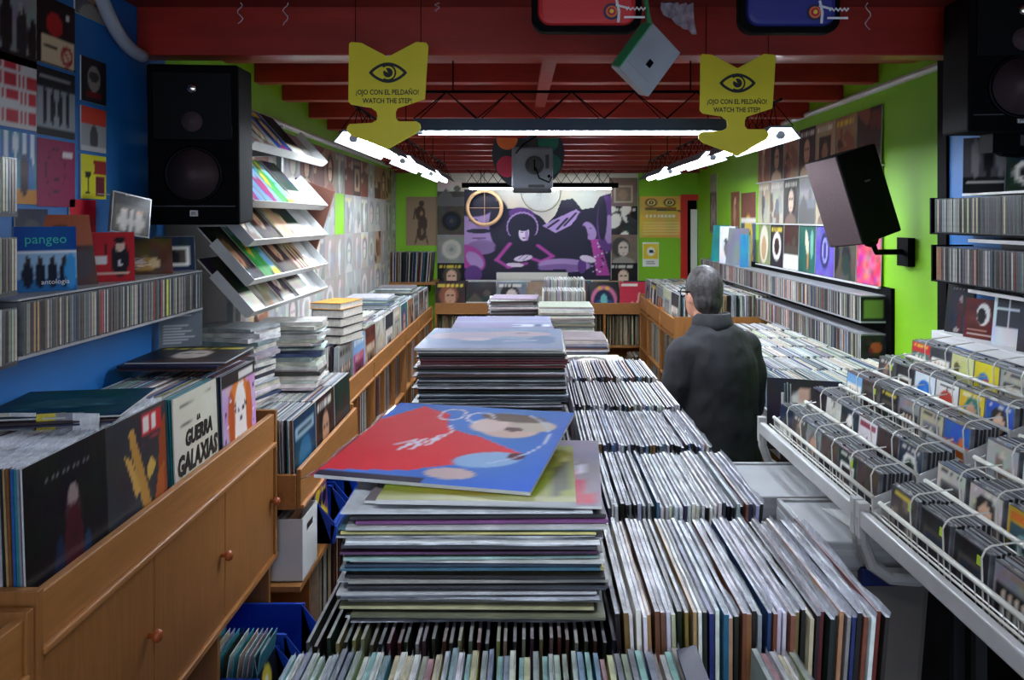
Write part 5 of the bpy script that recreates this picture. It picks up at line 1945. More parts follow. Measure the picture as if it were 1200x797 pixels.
za = flat_stack(.225, 4.95, FT + .0005, 46, 'the tallest pile on the lower table', 'tallest pile on the lower table', rg, [(206, 206, 200), (170, 168, 160), (120, 118, 110), (60, 60, 60), (222, 220, 214)])
file_row(.10, .38, 5.45, FT + .0005, 'the row standing at the back of the lower table', 'records standing on the lower table', .0095, [(232, 230, 224), (206, 206, 206), (180, 170, 150), (120, 120, 124)], 405)
file_row(.12, .40, 5.80, FT + .05, 'the row standing at the back of the lower table', 'records standing on the lower table', .0095, [(232, 230, 224), (206, 206, 206), (180, 170, 150), (120, 120, 124)], 406)
MB().box(.05, .45, 5.79, 6.14, FT + .0005, FT + .049).build('riser', M_wood, r_)
za = flat_stack(-.10, 5.7, FT + .0005, 44, 'the pile under the projector on the lower table', 'pile under the projector', rg, [(196, 200, 204), (150, 152, 154), (90, 80, 80), (40, 40, 44), (220, 222, 226)], rot=12, jx=.02)


# ================================================================== RIGHT SIDE
# ------------------------------------------------ compact disc shelves on the green wall
r_ = root('disc_shelf', 'two-row grey disc shelf along the green wall', 'shelf', (1.8, 6.2, Z(.76)))
CX = 1.725
for hb in (.535, .735):
    MB().box(CX + .004, XR1, 4.26, 8.25, Z(hb + .010), Z(hb)).build('shelf_board', M_grey, r_)
    MB().box(CX + .006, XR1, 4.26, 8.25, Z(hb - .134), Z(hb - .129)).build('cover_board', M_grey, r_)
MB().box(XR1 - .02, XR1, 4.20, 8.25, Z(.76), Z(.36)).build('back_panel', M_black, r_)
for y in (5.2, 6.2, 7.2):
    for hb in (.535, .735):
        MB().box(CX + .02, XR1 - .02, y - .004, y + .004, Z(hb), Z(hb - .129)).build('partition', M_black, r_)
MB().box(XR1 - .035, XR1 - .012, 4.32, 6.66, Z(.372), Z(.362)).build('ledge', M_lgrey, r_)
rg = random.Random(71)
b = RESTCD
cdp = [(150, 150, 146), (186, 184, 174), (96, 96, 96), (60, 58, 58), (206, 200, 184), (120, 104, 90), (40, 40, 44), (130, 132, 140), (160, 70, 50)]
for hb in (.5345, .7345):
    y = 5.21
    while y < 8.22:
        if min(abs(y - q) for q in (5.2, 6.2, 7.2)) > .012:
            c = jit(rg.choice(cdp), rg)
            x = CX + rg.uniform(0, .005)
            b.box(x, x + .142, y, y + .0098, Z(hb), Z(hb) + CDH, 0, c)
        y += .0108
for k, hb in enumerate((.5345, .7345)):
    y = 4.275
    while y < 5.19:
        c = jit(rg.choice(CD_POOL), rg)
        shelved_cd((CX + rg.uniform(0, .004), y, Z(hb)), (0, 0, R(-90)), c, '', '', False)
        y += .0108
me = special('endgreen', 12, lambda A: A.rect(.14, .16, .86, .86, (100, 130, 56)), .135, .125, .008, m=12, bg=(24, 26, 24))
tag(inst('compact_disc', me, (1.795, 4.258, Z(.5345))), 'disc with a pale green square closing the upper row of the shelf', 'compact disc')
me = special('enddark', 14, lambda A: A.noise(20, 3).ell(.6, .5, .24, .24, (170, 84, 50)).ell(.4, .35, .1, .1, (120, 30, 40)), .135, .125, .008, m=12, bg=(40, 38, 34))
tag(inst('compact_disc', me, (1.795, 4.258, Z(.7345))), 'dark disc with an orange glow closing the lower row of the shelf', 'compact disc')

# ------------------------------------------------ three rows of sleeves on ledges
rg = random.Random(72)
PINK = lambda A: A.noise(60, 5, 9)
for row in range(3):
    zb = Z(.36) + .325 * row
    if row:
        q = MB().box(XR1 - .03, XR1, 4.32, 6.66, zb - .012, zb - .002)
        tag(q.build('sleeve_ledge', M_lgrey), f'thin pale ledge under the {("", "middle", "top")[row]} row of sleeves on the green wall', 'ledge', 'sleeve ledges on the green wall')
    for i in range(7):
        y = 4.33 + .3325 * i
        if row == 0 and i == 0:
            me = special('pink', 26, PINK, LPS, LPS, m=26, bg=(206, 80, 116)); d = 'speckled pink cover'
        elif row == 0 and i == 2:
            me = special('violet', 22, lambda A: A.noise(20, 4).ell(.5, .5, .26, .36, (40, 40, 90)).ell(.5, .5, .16, .26, (150, 150, 220)).ell(.5, .5, .08, .18, (60, 50, 120)), LPS, LPS, m=22, bg=(96, 84, 176)); d = 'violet cover with a dark oval'
        elif row == 0 and i == 3:
            me = special('greenfig', 22, lambda A: A.noise(10, 6).ell(.5, .62, .1, .3, (220, 214, 180), .3).ell(.56, .24, .05, .2, (206, 130, 60)).ell(.8, .6, .1, .3, (120, 180, 160)), LPS, LPS, m=22, bg=(30, 92, 84)); d = 'dark green cover with a leaping pale figure'
        elif row == 0 and i == 6:
            me = special('ovalc', 22, lambda A: A.noise(8, 6).ell(.5, .5, .36, .48, (214, 210, 190)).ell(.5, .4, .2, .3, (190, 150, 110)), LPS, LPS, m=22, bg=(128, 134, 90)); d = 'olive cover with a cream oval'
        else:
            s = rg.randrange(9)
            me, d = lp_cover(960 + s + 10 * row, ('dark', 'muted', 'warm')[row])
        o = inst('album_cover', me, (XR1 - .0185, y + LPS / 2, zb), (R(-1.5), 0, R(-90)))
        tag(o, f'{d}, {nth(i + 1)} on the {("lowest", "middle", "top")[row]} green wall ledge', 'record', 'sleeves on the green wall ledges')


# posters and boxes farther along the green wall
def c_yface(A):
    A.noise(12, 4, 5); A.rect(0, .62, 1, 1, (120, 70, 60)); A.ell(.5, .36, .3, .34, (200, 170, 60)); A.ell(.45, .44, .05, .03, (60, 50, 30)); A.ell(.62, .44, .05, .03, (60, 50, 30)); A.ell(.5, .12, .34, .1, (170, 130, 50)); A.rect(0, .60, 1, .64, (220, 214, 206))


me = special('c_yface', 22, c_yface, .46, .62, m=30, bg=(70, 90, 110))
tag(inst('wall_poster', me, (XR1 - .0052, 6.98, Z(.40)), (0, 0, R(-90))), 'tall poster with a yellow bearded face on the green wall', 'poster')
for i, (y, z, s, wd, ht, p) in enumerate(((7.42, .12, 981, .315, .36, 'warm'), (7.42, .47, 982, .30, .30, 'dark'), (8.3, .15, 983, .3, .6, 'muted'))):
    A, d = random_art(s, 18, p)
    me = cover_mesh(('gp', i), A, wd, ht, .004, [M_printp, M_printp])
    tag(inst('wall_poster', me, (XR1 - .0052, y, Z(z)), (0, 0, R(-90))), f'{d.replace("cover", "poster")} on the green wall near the red door', 'poster', 'posters near the red door')
zt = Z(.4005)


def c_penwhite(A):
    A.ell(.5, .4, .2, .24, (120, 118, 116)).ell(.4, .6, .1, .08, (90, 90, 90)).ell(.6, .25, .12, .1, (70, 70, 74))


BX_ = [(7.62, .22, .34, .10, (40, 150, 140), 'teal box set leaning on the green wall shelf', None, 12), (7.30, .20, .33, .12, (236, 234, 230), 'white box set with grey sketches on the green wall shelf', c_penwhite, 3),
       (7.02, .24, .32, .04, (120, 120, 130), 'grey box set leaning beside the white box set', None, 16), (6.72, .10, .27, .08, (40, 120, 160), 'narrow blue box set standing at the end of the box row', None, 2)]
for i, (y, wd, ht, th, c, lb, fn, tilt) in enumerate(BX_):
    A = Art(16, 20, c)
    A.noise(16, 40 + i, 4)
    if fn:
        fn(A)
    me = cover_mesh(('bx', i), A, wd, ht, min(th, .03), [M_print, M_print])
    tag(inst('record_box_set', me, (1.77, y, zt), (R(-tilt * .5), 0, R(-62))), lb, 'box set', 'box sets on the green wall shelf')

# ------------------------------------------------ right rear record bins
r_ = root('record_bin', 'white-edged record bin under the disc shelves on the green wall', 'bin', (1.48, 4.7, 0))
RT = Z(.73)
RB = RT - LPS
MB().box(1.125, XR1, 3.62, 6.0, RB - .02, RB - .001).build('bin_floor', M_woodd, r_)
MB().box(1.112, 1.125, 3.62, 6.0, RB - .02, RB + .15).build('side_panel', M_lgrey, r_)
MB().box(1.112, XR1, 3.605, 3.62, RB - .02, RB + .10).build('end_panel', M_woodd, r_)
MB().tube([(1.118, 3.60, RB + .28), (1.118, 3.60, RB + .05), (1.30, 3.60, RB + .0)], .007, 6).build('end_wire', M_wire, r_)
for y in (3.96, 4.31, 4.66):
    MB().box(1.125, XR1, y, y + .006, RB, RB + .2).build('divider', M_dgrey, r_)
for x in (1.13, 1.82):
    for y in (3.63, 5.95):
        MB().box(x, x + .04, y, y + .04, 0, RB - .02).build('leg', M_woodd, r_)
for k in range(2):
    file_row(1.14, 1.84, 3.63 + .35 * k, RB, ('the white-edged bin nearest the wire rack', 'the second row of the white-edged bin')[k], ('records in the white-edged bin', 'second row of the white-edged bin')[k], .0105, PALE + [(226, 222, 200), (70, 90, 130)], 500 + k)
rows = [('y', 1.14, 1.84, 4.335 + .35 * k, 4.335 + .35 * k + .31, RB, RT, .0105) for k in range(4)]
records_stuff(24, rows, PALE + [(226, 222, 200)])
me, d = lp_cover(990, 'dark')
tag(inst('album_cover', me, (1.21, 3.605 - .012, RB + .02), (R(-4), 0, R(-20))), 'dark sleeve leaning on the end of the white-edged bin', 'record')

# ------------------------------------------------ honey wood unit behind the customer
r_ = root('record_shelf', 'honey wood record shelf on the right near the red door', 'shelf', (1.48, 7.2, 0))
UX = 1.10
zt, zl = Z(.76), Z(.88)
for a, c in ((6.15, 6.85), (6.85, 7.55), (7.55, 8.05)):
    MB().box(UX, UX + .018, a, c - .004, zl, zt).build('front_lip', M_wood, r_, bevel=.003)
for y in (6.15, 6.85, 7.55, 8.05):
    MB().box(UX - .004, XR1, y - .012, y + .012, 0, zt + .02).build('upright', M_woodv, r_)
for h in (.90, 1.26, 1.62, 1.96):
    MB().box(UX, XR1, 6.16, 8.05, Z(h + .018), Z(h)).build('shelf_board', M_wood, r_)
rows = [('y', UX + .04, XR1 - .03, 6.20 + .36 * k, 6.51 + .36 * k, Z(.898), Z(.585), .010) for k in range(5)]
rows += [('x', UX + .03, UX + .34, a, c, Z(h) + .001, Z(h) + .305, .011) for a, c in ((6.18, 6.83), (6.88, 7.53)) for h in (1.26, 1.62)]
records_stuff(13, rows, BROWNS + PALE)
for k in range(5):
    me, d = lp_cover(1000 + k, ('dark', 'muted', 'warm', 'dark', 'muted')[k])
    tag(inst('album_cover', me, (UX + .026, 6.20 + .36 * k + .157, Z(.897)), (R(-3), 0, R(-90))), d + ' fronting the wooden shelf near the red door', 'record', 'front sleeves near the red door')

# ------------------------------------------------ near right disc shelves on the blue wall
r_ = root('disc_shelf', 'two-row disc shelf with pale boards on the blue wall at the right', 'shelf', (1.58, 2.7, Z(.25)))
NX = 1.505
ROWS = ((.053, 3.03), (.228, 3.02))
for hb, ye in ROWS:
    MB().box(NX + .03, XR0, 1.9, 2.86, Z(hb + .03), Z(hb + .018)).build('shelf_board', M_white, r_)
    MB().box(NX + .004, XR0, 1.9, ye + .035, Z(hb + .006), Z(hb)).build('tray', M_black, r_)
    MB().box(NX + .002, XR0, ye + .035, ye + .045, Z(hb + .006), Z(hb - .13)).build('end_cap', M_black, r_)
MB().box(NX + .01, XR0, 1.9, 2.86, Z(-.078), Z(-.086)).build('top_board', M_white, r_)
MB().box(XR0 - .008, XR0, 1.9, 2.86, Z(.25), Z(-.078)).build('back_panel', M_dgrey, r_)
rg = random.Random(73)
DKCD = [(40, 42, 48), (24, 24, 28), (60, 62, 68), (30, 30, 36), (190, 180, 140), (70, 72, 78)]
for k, (hb, ye) in enumerate(ROWS):
    y = ye
    i = 0
    while y > 1.95:
        if k == 0:
            c = jit((150, 150, 150), rg) if 4 < i < 16 else jit(rg.choice(DKCD), rg)
        else:
            c = (150, 104, 76) if i < 4 else jit(rg.choice(CD_POOL), rg)
        shelved_cd((NX + rg.uniform(0, .003), y, Z(hb) + .0003), (0, 0, R(-90)), c, f'{cname(c)} spined disc, {nth(i + 1)} from the green wall, {("upper", "lower")[k]} row, right blue wall', 'discs on the right blue wall', y > 2.42)
        y -= .0107
        i += 1


def c_legs(A):
    A.noise(10, 3, 4); A.rect(0, .3, 1, 1, (90, 90, 94))
    for k in range(4):
        A.ell(.2 + .2 * k, .62, .07, .36, (30, 30, 32) if k % 2 else (150, 148, 146))
    A.rect(.06, .16, .94, .21, (210, 208, 200)); A.rect(.06, .08, .5, .11, (150, 150, 146)); A.rect(.6, .08, .9, .11, (110, 60, 60))


me = special('c_legs', 26, c_legs, .19, .19, .008, m=26, bg=(26, 26, 30))
tag(inst('disc_box', me, (1.562, 2.745, Z(-.0865)), (R(-6), 0, R(-36))), 'black disc box with a grey group photo on the right top board', 'compact disc')
me, d = cd_cover(61, 'dark')
tag(inst('disc_box', me, (1.575, 2.58, Z(-.0865)), (R(-6), 0, R(-50))), 'dark disc standing beside the black disc box on the right top board', 'compact disc')

# ------------------------------------------------ white wire rack of compact discs
RAIL = [(.93, .753), (1.05, .693), (1.18, .631), (1.30, .575), (1.425, .515)]
LEDGE = (1.545, .422)


def wire_rack(y0, y1, label):
    r_ = root('wire_disc_rack', label, 'rack', (1.22, (y0 + y1) / 2, 0), group='white wire disc racks')
    for x, h in RAIL:
        z = Z(h)
        MB().tube([(x, y0, z), (x, y1, z)], .0065, 8).build('rail', M_wire, r_, smooth=True)
        t = MB()
        for dx in (.03, .06, .09):
            t.tube([(x + dx, y0, z - .070), (x + dx, y1, z - .070)], .0025, 4)
        n = int((y1 - y0) / .05)
        for i in range(n + 1):
            y = y0 + (y1 - y0) * i / n
            t.tube([(x, y, z), (x + .004, y, z - .07), (x + .112, y, z - .07)], .0018, 4)
        t.tube([(x + .003, y0, z - .03), (x + .003, y1, z - .03)], .0025, 4)
        t.build('wire_tray', M_wire, r_)
        for y in (y0 + .004, y1 - .004):
            MB().quadbox([(x, y - .002, z - .07), (x + .115, y - .002, z - .07), (x + .115, y + .002, z - .07), (x, y + .002, z - .07),
                          (x, y - .002, z - .005), (x + .115, y - .002, z + .045), (x + .115, y + .002, z + .045), (x, y + .002, z - .005)]).build('end_plate', M_lgrey, r_)
    # sloping side tubes, outer bar, curved arms and legs
    for y in (y0 - .006, y1 + .006):
        MB().tube([(RAIL[0][0], y, Z(.80)), (LEDGE[0] + .05, y, Z(.49))], .012, 8).build('side_tube', M_lgrey, r_)
        MB().box(.872, .900, y - .013, y + .013, Z(.845), Z(.752)).tube(
            [(.886, y, Z(.79)), (.888, y, Z(.86)), (.91, y, Z(.92)), (.96, y, Z(.955)), (1.03, y, Z(.96)), (1.2, y, Z(.93))], .016, 8).build('curved_arm', M_lgrey, r_, smooth=False)
    MB().box(.874, .896, y0, y1, Z(.815), Z(.770)).build('front_bar', M_lgrey, r_, bevel=.004)
    MB().tube([(.914, y0, Z(.778)), (.914, y1, Z(.778))], .003, 6).build('front_wire', M_wire, r_)
    MB().box(1.445, 1.46, y0, y1, .02, Z(.60)).build('back_panel', mat('under-rack shade', (16, 16, 18), rough=.8, spec=.1), r_)  # added near-black sheet that paints the shade under the rack
    MB().box(LEDGE[0] - .02, LEDGE[0] + .10, y0, y1, Z(LEDGE[1] + .035), Z(LEDGE[1])).build('ledge', M_white, r_, bevel=.003)
    for y in (y0 + .03, y1 - .03):
        MB().box(1.16, 1.19, y - .012, y + .012, 0, Z(.73)).build('leg', M_dgrey, r_)
        MB().box(1.40, 1.43, y - .012, y + .012, 0, Z(.62)).build('leg', M_dgrey, r_)
    return r_


RA = wire_rack(2.215, 3.10, 'white wire disc rack standing next to the white-edged bin')
RBk = wire_rack(1.20, 2.165, 'white wire disc rack standing under the right blue wall shelf')
lp = MB()
lp.tube([(0, 0, -.055), (-.004, 0, .055), (.004, 0, .072), (.016, 0, .080), (.10, 0, .092)], .0021, 5)
LOOP = lp.mesh('wire loop', [M_wire])
rg = random.Random(74)


def c_hollies(A):
    A.rect(.0, .0, 1, .28, (225, 225, 222))
    for k in range(4):
        A.ell(.14 + .24 * k, .2, .10, .15, (30, 30, 32)); A.ell(.14 + .24 * k, .18, .05, .08, (190, 186, 182))


def c_bluecirc(A):
    A.ell(.5, .48, .36, .36, (40, 110, 190)); A.ell(.55, .55, .1, .1, (70, 140, 210))


def c_redapple(A):
    A.ell(.5, .46, .34, .34, (180, 60, 44)); A.ell(.5, .82, .04, .08, (90, 60, 40)); A.rect(.2, .9, .8, .94, (60, 60, 60))


def c_yel(A):
    A.ell(.4, .55, .22, .2, (50, 120, 190)); A.ell(.5, .5, .12, .1, (200, 60, 40)); A.ell(.7, .3, .1, .1, (240, 230, 120))


def c_cream2(A):
    A.ell(.6, .5, .3, .4, (200, 206, 130)); A.ell(.25, .6, .14, .2, (90, 80, 40)); A.ell(.2, .25, .1, .1, (150, 140, 60))


def c_whfig(A):
    A.rect(.1, .78, .9, .9, (150, 60, 80)); A.ell(.3, .25, .1, .16, (50, 44, 44)); A.ell(.7, .25, .1, .16, (60, 54, 50)); A.ell(.5, .5, .04, .08, (70, 70, 70))


def c_gold2(A):
    A.rect(.08, .08, .92, .72, (60, 90, 96)); A.ell(.5, .38, .26, .22, (150, 190, 190)); A.ell(.52, .36, .1, .14, (60, 60, 70)); A.rect(.1, .78, .9, .92, (226, 120, 40))


def c_mag2(A):
    A.rect(.1, .12, .9, .6, (50, 60, 40)); A.ell(.5, .36, .3, .18, (120, 140, 60)); A.ell(.4, .3, .08, .1, (200, 80, 90))


SPEC = {  # (section, tier, column counted from the far end)
    ('A', 4, 3): (c_yel, (222, 206, 40), 'yellow'), ('A', 4, 2): (c_cream2, (214, 212, 150), 'pale green'), ('A', 3, 2): (c_bluecirc, (216, 224, 228), 'white with a blue disc'),
    ('A', 3, 3): (c_redapple, (228, 226, 220), 'white with a red apple shape'), ('A', 1, 3): (c_whfig, (226, 220, 220), 'white with three small heads'),
    ('B', 1, 2): (c_gold2, (200, 160, 40), 'golden framed'), ('B', 1, 3): (c_mag2, (160, 40, 100), 'magenta'), ('B', 2, 1): (c_hollies, (232, 232, 228), 'white lettered')}
TIER = ('front', 'second', 'third', 'fourth', 'rear')
back = RESTCD
for sec, rk, y0, y1, ncol in (('A', RA, 2.215, 3.10, 6), ('B', RBk, 1.20, 2.165, 6)):
    pitch = (y1 - y0 - .02) / ncol
    where = 'bin-end wire rack' if sec == 'A' else 'step-end wire rack'
    for t, (x, h) in enumerate(RAIL):
        zb = Z(h) - .0665
        for c in range(ncol):
            yc = y1 - .01 - pitch * (c + .5)
            if yc < 1.40:
                continue
            inst('divider', LOOP, (x + .005 - wloc(rk).x, yc - pitch / 2 - wloc(rk).y, Z(h) - wloc(rk).z), parent=rk)
            sp = SPEC.get((sec, t, c))
            if sp:
                A = Art(20, 20, sp[1]); A.noise(6, 3); sp[0](A)
                me = cover_mesh(('cdsp', sec, t, c), A, CDW, CDH, CDT, [M_printp, M_case], inset=.003); d = f'{sp[2]} cover'
            else:
                me, d = cd_cover(rg.randrange(30), rg.choice(['muted', 'dark', 'muted', 'vivid', 'dark']))
            o = tag(inst('compact_disc', me, (x + .0135, yc, zb), (R(-5), 0, R(-90))), f'{d}, {TIER[t]} tier, {nth(c + 1)} column, {where}' if len(d.split()) < 9 else f'{d}, {TIER[t]} tier, {where}', 'compact disc', 'front discs of the wire racks')
            if sec == 'B' and (t, c) == (2, 1):
                text('title', 'HOLLIES', .021, M_ink, o, (.0, -.0014, .088), bold=.0006)
            if rg.random() < .12 or (sec == 'B' and t == 0 and c in (0, 1, 2)):
                MB().box(.025, .042, -.0016, -.0008, .088, .108).build('price_sticker', M_lime, o, local=True)
            deep = rg.randint(5, 8)
            for i in range(1, deep):
                xx = x + .0135 + .0112 * i
                cc = jit(rg.choice(CD_POOL), rg)
                if i <= 1:
                    tag(inst('compact_disc', PLM, (xx, yc + rg.uniform(-.004, .004), zb + rg.uniform(-.001, .003)), (R(-5), 0, R(-90)), cc), f'{cname(cc)} disc behind the front one, {TIER[t]} tier, {nth(c + 1)} column, {where}', 'compact disc', 'discs filed behind the front ones')
                else:
                    dy = rg.uniform(-.004, .004)
                    sk = math.tan(R(5)) * CDH
                    zt_ = zb + CDH + rg.uniform(-.003, .004)
                    for a, w_, cl in ((0, .0016, (150, 154, 160)), (.0022, .0075, (36, 37, 40)), (.0098, .001, (170, 174, 178))):
                        P = [(xx + a, yc + dy - CDW / 2, zb), (xx + a + w_, yc + dy - CDW / 2, zb), (xx + a + w_, yc + dy + CDW / 2, zb), (xx + a, yc + dy + CDW / 2, zb)]
                        back.quadbox(P + [(p[0] + sk, p[1], zt_) for p in P], 0, cl)


# discs and boxes standing on the rack ledge
def c_redwhite(A):
    A.noise(14, 2, 4); A.ell(.55, .62, .2, .28, (226, 224, 220)); A.ell(.5, .58, .13, .2, (30, 26, 30)); A.rect(.1, .08, .9, .14, (200, 170, 160)); A.rect(.1, .2, .7, .24, (180, 120, 110))


def c_four(A):
    for a in (.12, .53):
        for b_ in (.30, .64):
            A.rect(a, b_, a + .36, b_ + .30, (52, 56, 66))


zt = Z(LEDGE[1]) + .0005
LED = [(3.01, .12, .19, c_black, (30, 32, 38), 'dark disc box at the far end of the rack ledge'), (2.86, .142, .14, c_redwhite, (96, 24, 28), 'dark red disc with a hooded white face on the rack ledge'),
       (2.70, .12, .20, c_four, (214, 218, 226), 'white disc box with four dark windows on the rack ledge'), (2.54, .142, .20, None, (54, 56, 60), 'dark disc box beside the windowed box on the rack ledge'),
       (2.38, .142, .20, c_gold, (120, 110, 100), 'brown grey disc box on the rack ledge near the joint'), (2.10, .142, .19, None, (70, 66, 70), 'grey disc box on the ledge of the rack under the wall shelf')]
for i, (y, wd, ht, fn, bg, lb) in enumerate(LED):
    A = Art(24, 28, bg)
    A.noise(14, 60 + i, 4)
    if fn:
        fn(A)
    else:
        A.ell(.45, .4, .2, .3, (110, 96, 80)); A.ell(.3, .3, .1, .12, (120, 40, 50))
    me = cover_mesh(('led', i), A, wd, ht, .012, [M_printp, M_case])
    tag(inst('disc_box', me, (LEDGE[0] + .03, y, zt), (R(-7), 0, R(-72))), lb, 'compact disc', 'discs on the rack ledge')


# ------------------------------------------------ grey storage boxes under the rack
def storage_box(x0, x1, y0, y1, z0, z1, label, sticker=False, lidh=.085):
    r_ = root('storage_box', label, 'box', ((x0 + x1) / 2, (y0 + y1) / 2, z0), group='grey storage boxes')
    b = MB()
    i = .025
    b.quadbox([(x0 + i * 1.6, y0 + i * 1.6, z0), (x1 - i * 1.6, y0 + i * 1.6, z0), (x1 - i * 1.6, y1 - i * 1.6, z0), (x0 + i * 1.6, y1 - i * 1.6, z0),
               (x0 + i * .6, y0 + i * .6, z1 - lidh * .6), (x1 - i * .6, y0 + i * .6, z1 - lidh * .6), (x1 - i * .6, y1 - i * .6, z1 - lidh * .6), (x0 + i * .6, y1 - i * .6, z1 - lidh * .6)])
    b.build('body', M_boxbody, r_, bevel=.02)
    l = MB().box(x0, x1, y0, y1, z1 - lidh, z1 - .008)
    lo = l.build('lid', M_boxgrey, r_)
    bv = lo.modifiers.new('bevel', 'BEVEL'); bv.width = .028; bv.segments = 4
    rim = MB()
    t = .02
    rim.box(x0 + .005, x1 - .005, y0 + .005, y0 + t, z1 - .03, z1).box(x0 + .005, x1 - .005, y1 - t, y1 - .005, z1 - .03, z1).box(x0 + .005, x0 + t, y0 + t, y1 - t, z1 - .03, z1).box(x1 - t, x1 - .005, y0 + t, y1 - t, z1 - .03, z1)
    rim.build('lid_rim', M_boxgrey, r_, bevel=.006)
    hd = MB().box((x0 + x1) / 2 - .05, (x0 + x1) / 2 + .05, y0 - .012, y0 + .02, z1 - lidh - .03, z1 - lidh + .02)
    hd.build('clip', mat('navy clip', (20, 34, 96), rough=.4), r_, bevel=.005)
    MB().box((x0 + x1) / 2 - .13, (x0 + x1) / 2 - .10, y0 + .034, y0 + .044, z0 + .05, z0 + .07).build('mark', M_lgrey, r_)
    if sticker:
        MB().quadbox([(.93, y0 + .12, z1 - .006), (1.08, y0 + .10, z1 - .006), (1.10, y0 + .22, z1 - .006), (.90, y0 + .28, z1 - .006)] + [(.93, y0 + .12, z1 - .004), (1.08, y0 + .10, z1 - .004), (1.10, y0 + .22, z1 - .004), (.90, y0 + .28, z1 - .004)]).build('paper_note', M_white, r_)
    return r_


zb3 = 0.02
storage_box(.78, 1.13, 2.235, 2.60, Z(1.40), Z(.985) + .10, 'grey lidded storage box with a paper note, top of the stack', True)
storage_box(.79, 1.12, 2.245, 2.59, Z(1.81), Z(1.401), 'smoky storage box carrying the box with the paper note')
storage_box(.79, 1.12, 2.245, 2.59, .001, Z(1.811), 'flat storage box on the floor at the bottom of the stack', lidh=.06)
storage_box(.72, 1.13, 2.63, 3.02, Z(1.40), Z(.875) - .02, 'grey lidded storage box behind the box with the paper note')
storage_box(.73, 1.12, 2.64, 3.01, Z(1.9), Z(1.401), 'smoky storage box carrying the rear lidded box')
storage_box(.73, 1.12, 2.64, 3.01, .001, Z(1.901), 'flat storage box on the floor under the rear boxes', lidh=.05)
# low crate of records in the dark under the rack
r_ = root('record_crate', 'low dark crate of records on the floor under the wire rack', 'crate', (.98, 1.93, 0))
MB().box(.80, 1.14, 1.72, 1.735, 0, .38).box(.80, 1.14, 2.10, 2.115, 0, .38).box(.80, .815, 1.735, 2.1, 0, .38).box(1.125, 1.14, 1.735, 2.1, 0, .38).box(.8, 1.14, 1.72, 2.115, 0, .20).build('box', M_woodd, r_)
file_row(.825, 1.11, 1.755, .205, 'the low crate under the wire rack', 'records in the low crate', .011, SL_POOL, 600)


tag(REST.build('filed_records', M_vcol), 'all the further records filed and piled in bins, tables and shelves', 'records', kind='stuff')
tag(RESTCD.build('filed_discs', M_vcol), 'all the further compact discs packed in wall shelf and wire racks', 'compact discs', kind='stuff')


# ================================================================== THE CUSTOMER
pr = root('person', 'person in a long charcoal coat and glasses browsing with back turned', 'person', (.835, 3.68, 0), (0, 0, R(28)))
# local frame: the person faces +y, right hand is +x


def remesh(o, vox, it=6, sub=False):
    m = o.modifiers.new('remesh', 'REMESH'); m.mode = 'VOXEL'; m.voxel_size = vox; m.use_smooth_shade = True
    s = o.modifiers.new('smooth', 'SMOOTH'); s.factor = .5; s.iterations = it
    return o


HX, HY, HZ = .0, .085, 1.675     # head centre, bowed forward
b = MB()
b.ball((HX, HY, HZ), (.077, .096, .118), 18)
b.ball((HX, HY + .03, HZ - .055), (.060, .066, .070), 14)            # jaw
b.ball((HX, HY + .10, HZ - .02), (.014, .022, .022), 8)              # nose
b.ball((HX, HY + .088, HZ - .062), (.026, .012, .008), 8)            # lips
for s in (-1, 1):
    b.ball((HX + s * .079, HY - .002, HZ - .012), (.010, .018, .033), 8)   # ears
b.loft([(0, .02, 1.42, .075, .075), (0, .035, 1.52, .060, .062), (0, .06, 1.60, .058, .062), (0, .07, 1.64, .055, .06)], 14)
b.loft([(0, 0, .84, .15, .11), (0, 0, .95, .16, .115), (0, 0, 1.10, .15, .11), (0, .0, 1.30, .18, .115), (0, .0, 1.42, .17, .10), (0, .01, 1.47, .09, .08)], 16)
for s in (-1, 1):
    b.tube([(s * .085, 0, .90), (s * .09, .01, .50), (s * .095, -.02, .10)], [.085, .06, .045], 12)
    b.tube([(s * .18, 0, 1.42), (s * .235, .03, 1.15), (s * .17, .27, 1.10)], [.05, .042, .032], 10)
    hx, hy, hz = s * .155, .335, 1.095
    b.ball((hx, hy, hz), (.040, .050, .018), 10)
    for k, (dx, L) in enumerate(((-.027, .062), (-.009, .076), (.009, .072), (.027, .055))):
        b.tube([(hx + dx, hy + .03, hz), (hx + dx * 1.15, hy + .03 + L * .6, hz - .006), (hx + dx * 1.2, hy + .03 + L, hz - .028)], [.0095, .009, .0075], 7)
    b.tube([(hx - s * .03, hy - .01, hz), (hx - s * .058, hy + .02, hz - .008), (hx - s * .066, hy + .05, hz - .02)], [.011, .010, .008], 7)
remesh(b.build('body', M_skin, pr, local=True, smooth=True), .008, 4)
# hair: cap over the back and top of the skull
b = MB()
b.ball((HX, HY - .014, HZ + .026), (.087, .100, .108), 18)
b.ball((HX, HY - .042, HZ - .022), (.080, .068, .076), 16)
b.ball((HX, HY - .045, HZ - .075), (.056, .048, .045), 12)
ho = b.build('hair', M_hair, pr, local=True, smooth=True)
remesh(ho, .009, 3)
# glasses
b = MB()
for s in (-1, 1):
    b.tube([(HX + s * .085, HY - .01, HZ + .012), (HX + s * .086, HY + .08, HZ + .008)], .0035, 6)
    b.tube([(HX + s * .035 + .026 * math.cos(a), HY + .105 - .012 * abs(math.cos(a)) * (1 if s * math.cos(a) > 0 else 0), HZ + .002 + .02 * math.sin(a)) for a in np.linspace(0, 2 * PI, 17)[:-1]], .003, 6, closed=True)
b.tube([(HX - .01, HY + .106, HZ + .008), (HX + .01, HY + .106, HZ + .008)], .003, 6)
b.build('glasses', M_blackg, pr, local=True, smooth=True)
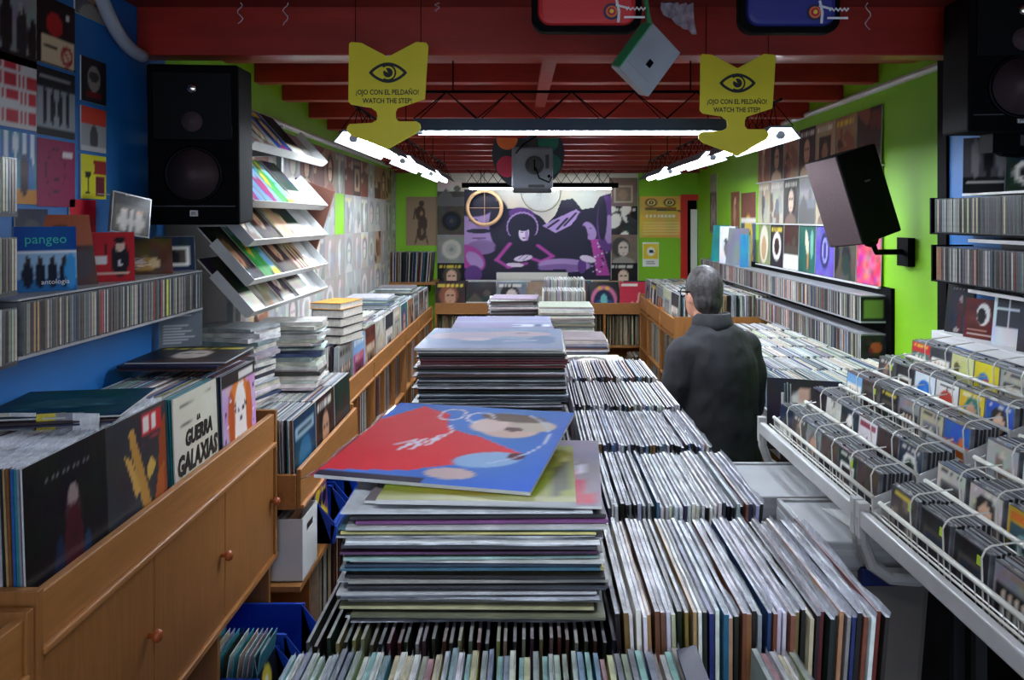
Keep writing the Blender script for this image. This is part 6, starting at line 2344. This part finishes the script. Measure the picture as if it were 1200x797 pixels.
# coat: body with sleeves, smoothed into one garment
b = MB()
b.loft([(0, -.01, .80, .254, .196), (0, -.01, .81, .256, .198), (0, -.01, 1.0, .236, .180), (0, -.01, 1.15, .226, .168), (0, -.012, 1.28, .226, .160), (0, -.012, 1.38, .222, .148), (0, -.008, 1.45, .205, .128), (0, .0, 1.51, .160, .105), (0, .012, 1.545, .105, .088), (0, .025, 1.57, .08, .078)], 28)
for s in (-1, 1):
    b.ball((s * .185, -.005, 1.425), (.078, .085, .080), 14)
    b.tube([(s * .19, -.005, 1.43), (s * .232, -.005, 1.30), (s * .25, .02, 1.15), (s * .22, .14, 1.10), (s * .175, .26, 1.095)], [.078, .076, .070, .062, .056], 14)
co = b.build('coat', M_coat, pr, local=True, smooth=True)
remesh(co, .012, 5)
# folds: gentle displacement
tx = bpy.data.textures.new('coat folds', 'CLOUDS'); tx.noise_scale = .11
dm = co.modifiers.new('folds', 'DISPLACE'); dm.texture = tx; dm.strength = .022; dm.mid_level = .5
pr.scale = (.94, .94, 1.0)
# turned-up collar
b = MB()
N = 28
ring0 = []
for j, (zz, rx, ry, cy) in enumerate(((1.520, .112, .100, .006), (1.555, .098, .094, .014), (1.592, .094, .090, .020), (1.597, .085, .083, .020), (1.565, .080, .079, .016), (1.52, .080, .078, .010))):
    for i in range(N):
        a = PI / 2 + .35 + (2 * PI - .7) * i / (N - 1)
        drop = .045 * max(0, math.sin(a)) if j in (2, 3) else 0
        b.v.append((rx * math.cos(a), cy + ry * math.sin(a), zz - drop))
for j in range(6):
    j2 = (j + 1) % 6
    for i in range(N - 1):
        b.f.append((j * N + i, j * N + i + 1, j2 * N + i + 1, j2 * N + i)); b.mi.append(0); b.c.append(None)
b.build('collar', M_coat, co, local=True, smooth=True)
b = MB()
for s in (-1, 1):
    b.tube([(s * .085, 0, .92), (s * .092, .01, .52), (s * .098, -.015, .06)], [.115, .088, .078], 14)
b.ball((0, 0, .92), (.17, .13, .12), 14)
remesh(b.build('trousers', M_trouser, pr, local=True, smooth=True), .014, 4)
for s in (-1, 1):
    b = MB().loft([(s * .10, .045, .0, .048, .135), (s * .10, .045, .03, .050, .137), (s * .10, .03, .065, .046, .11), (s * .10, -.02, .10, .045, .055)], 16)
    b.build('shoe', M_blackg, pr, local=True, smooth=True)
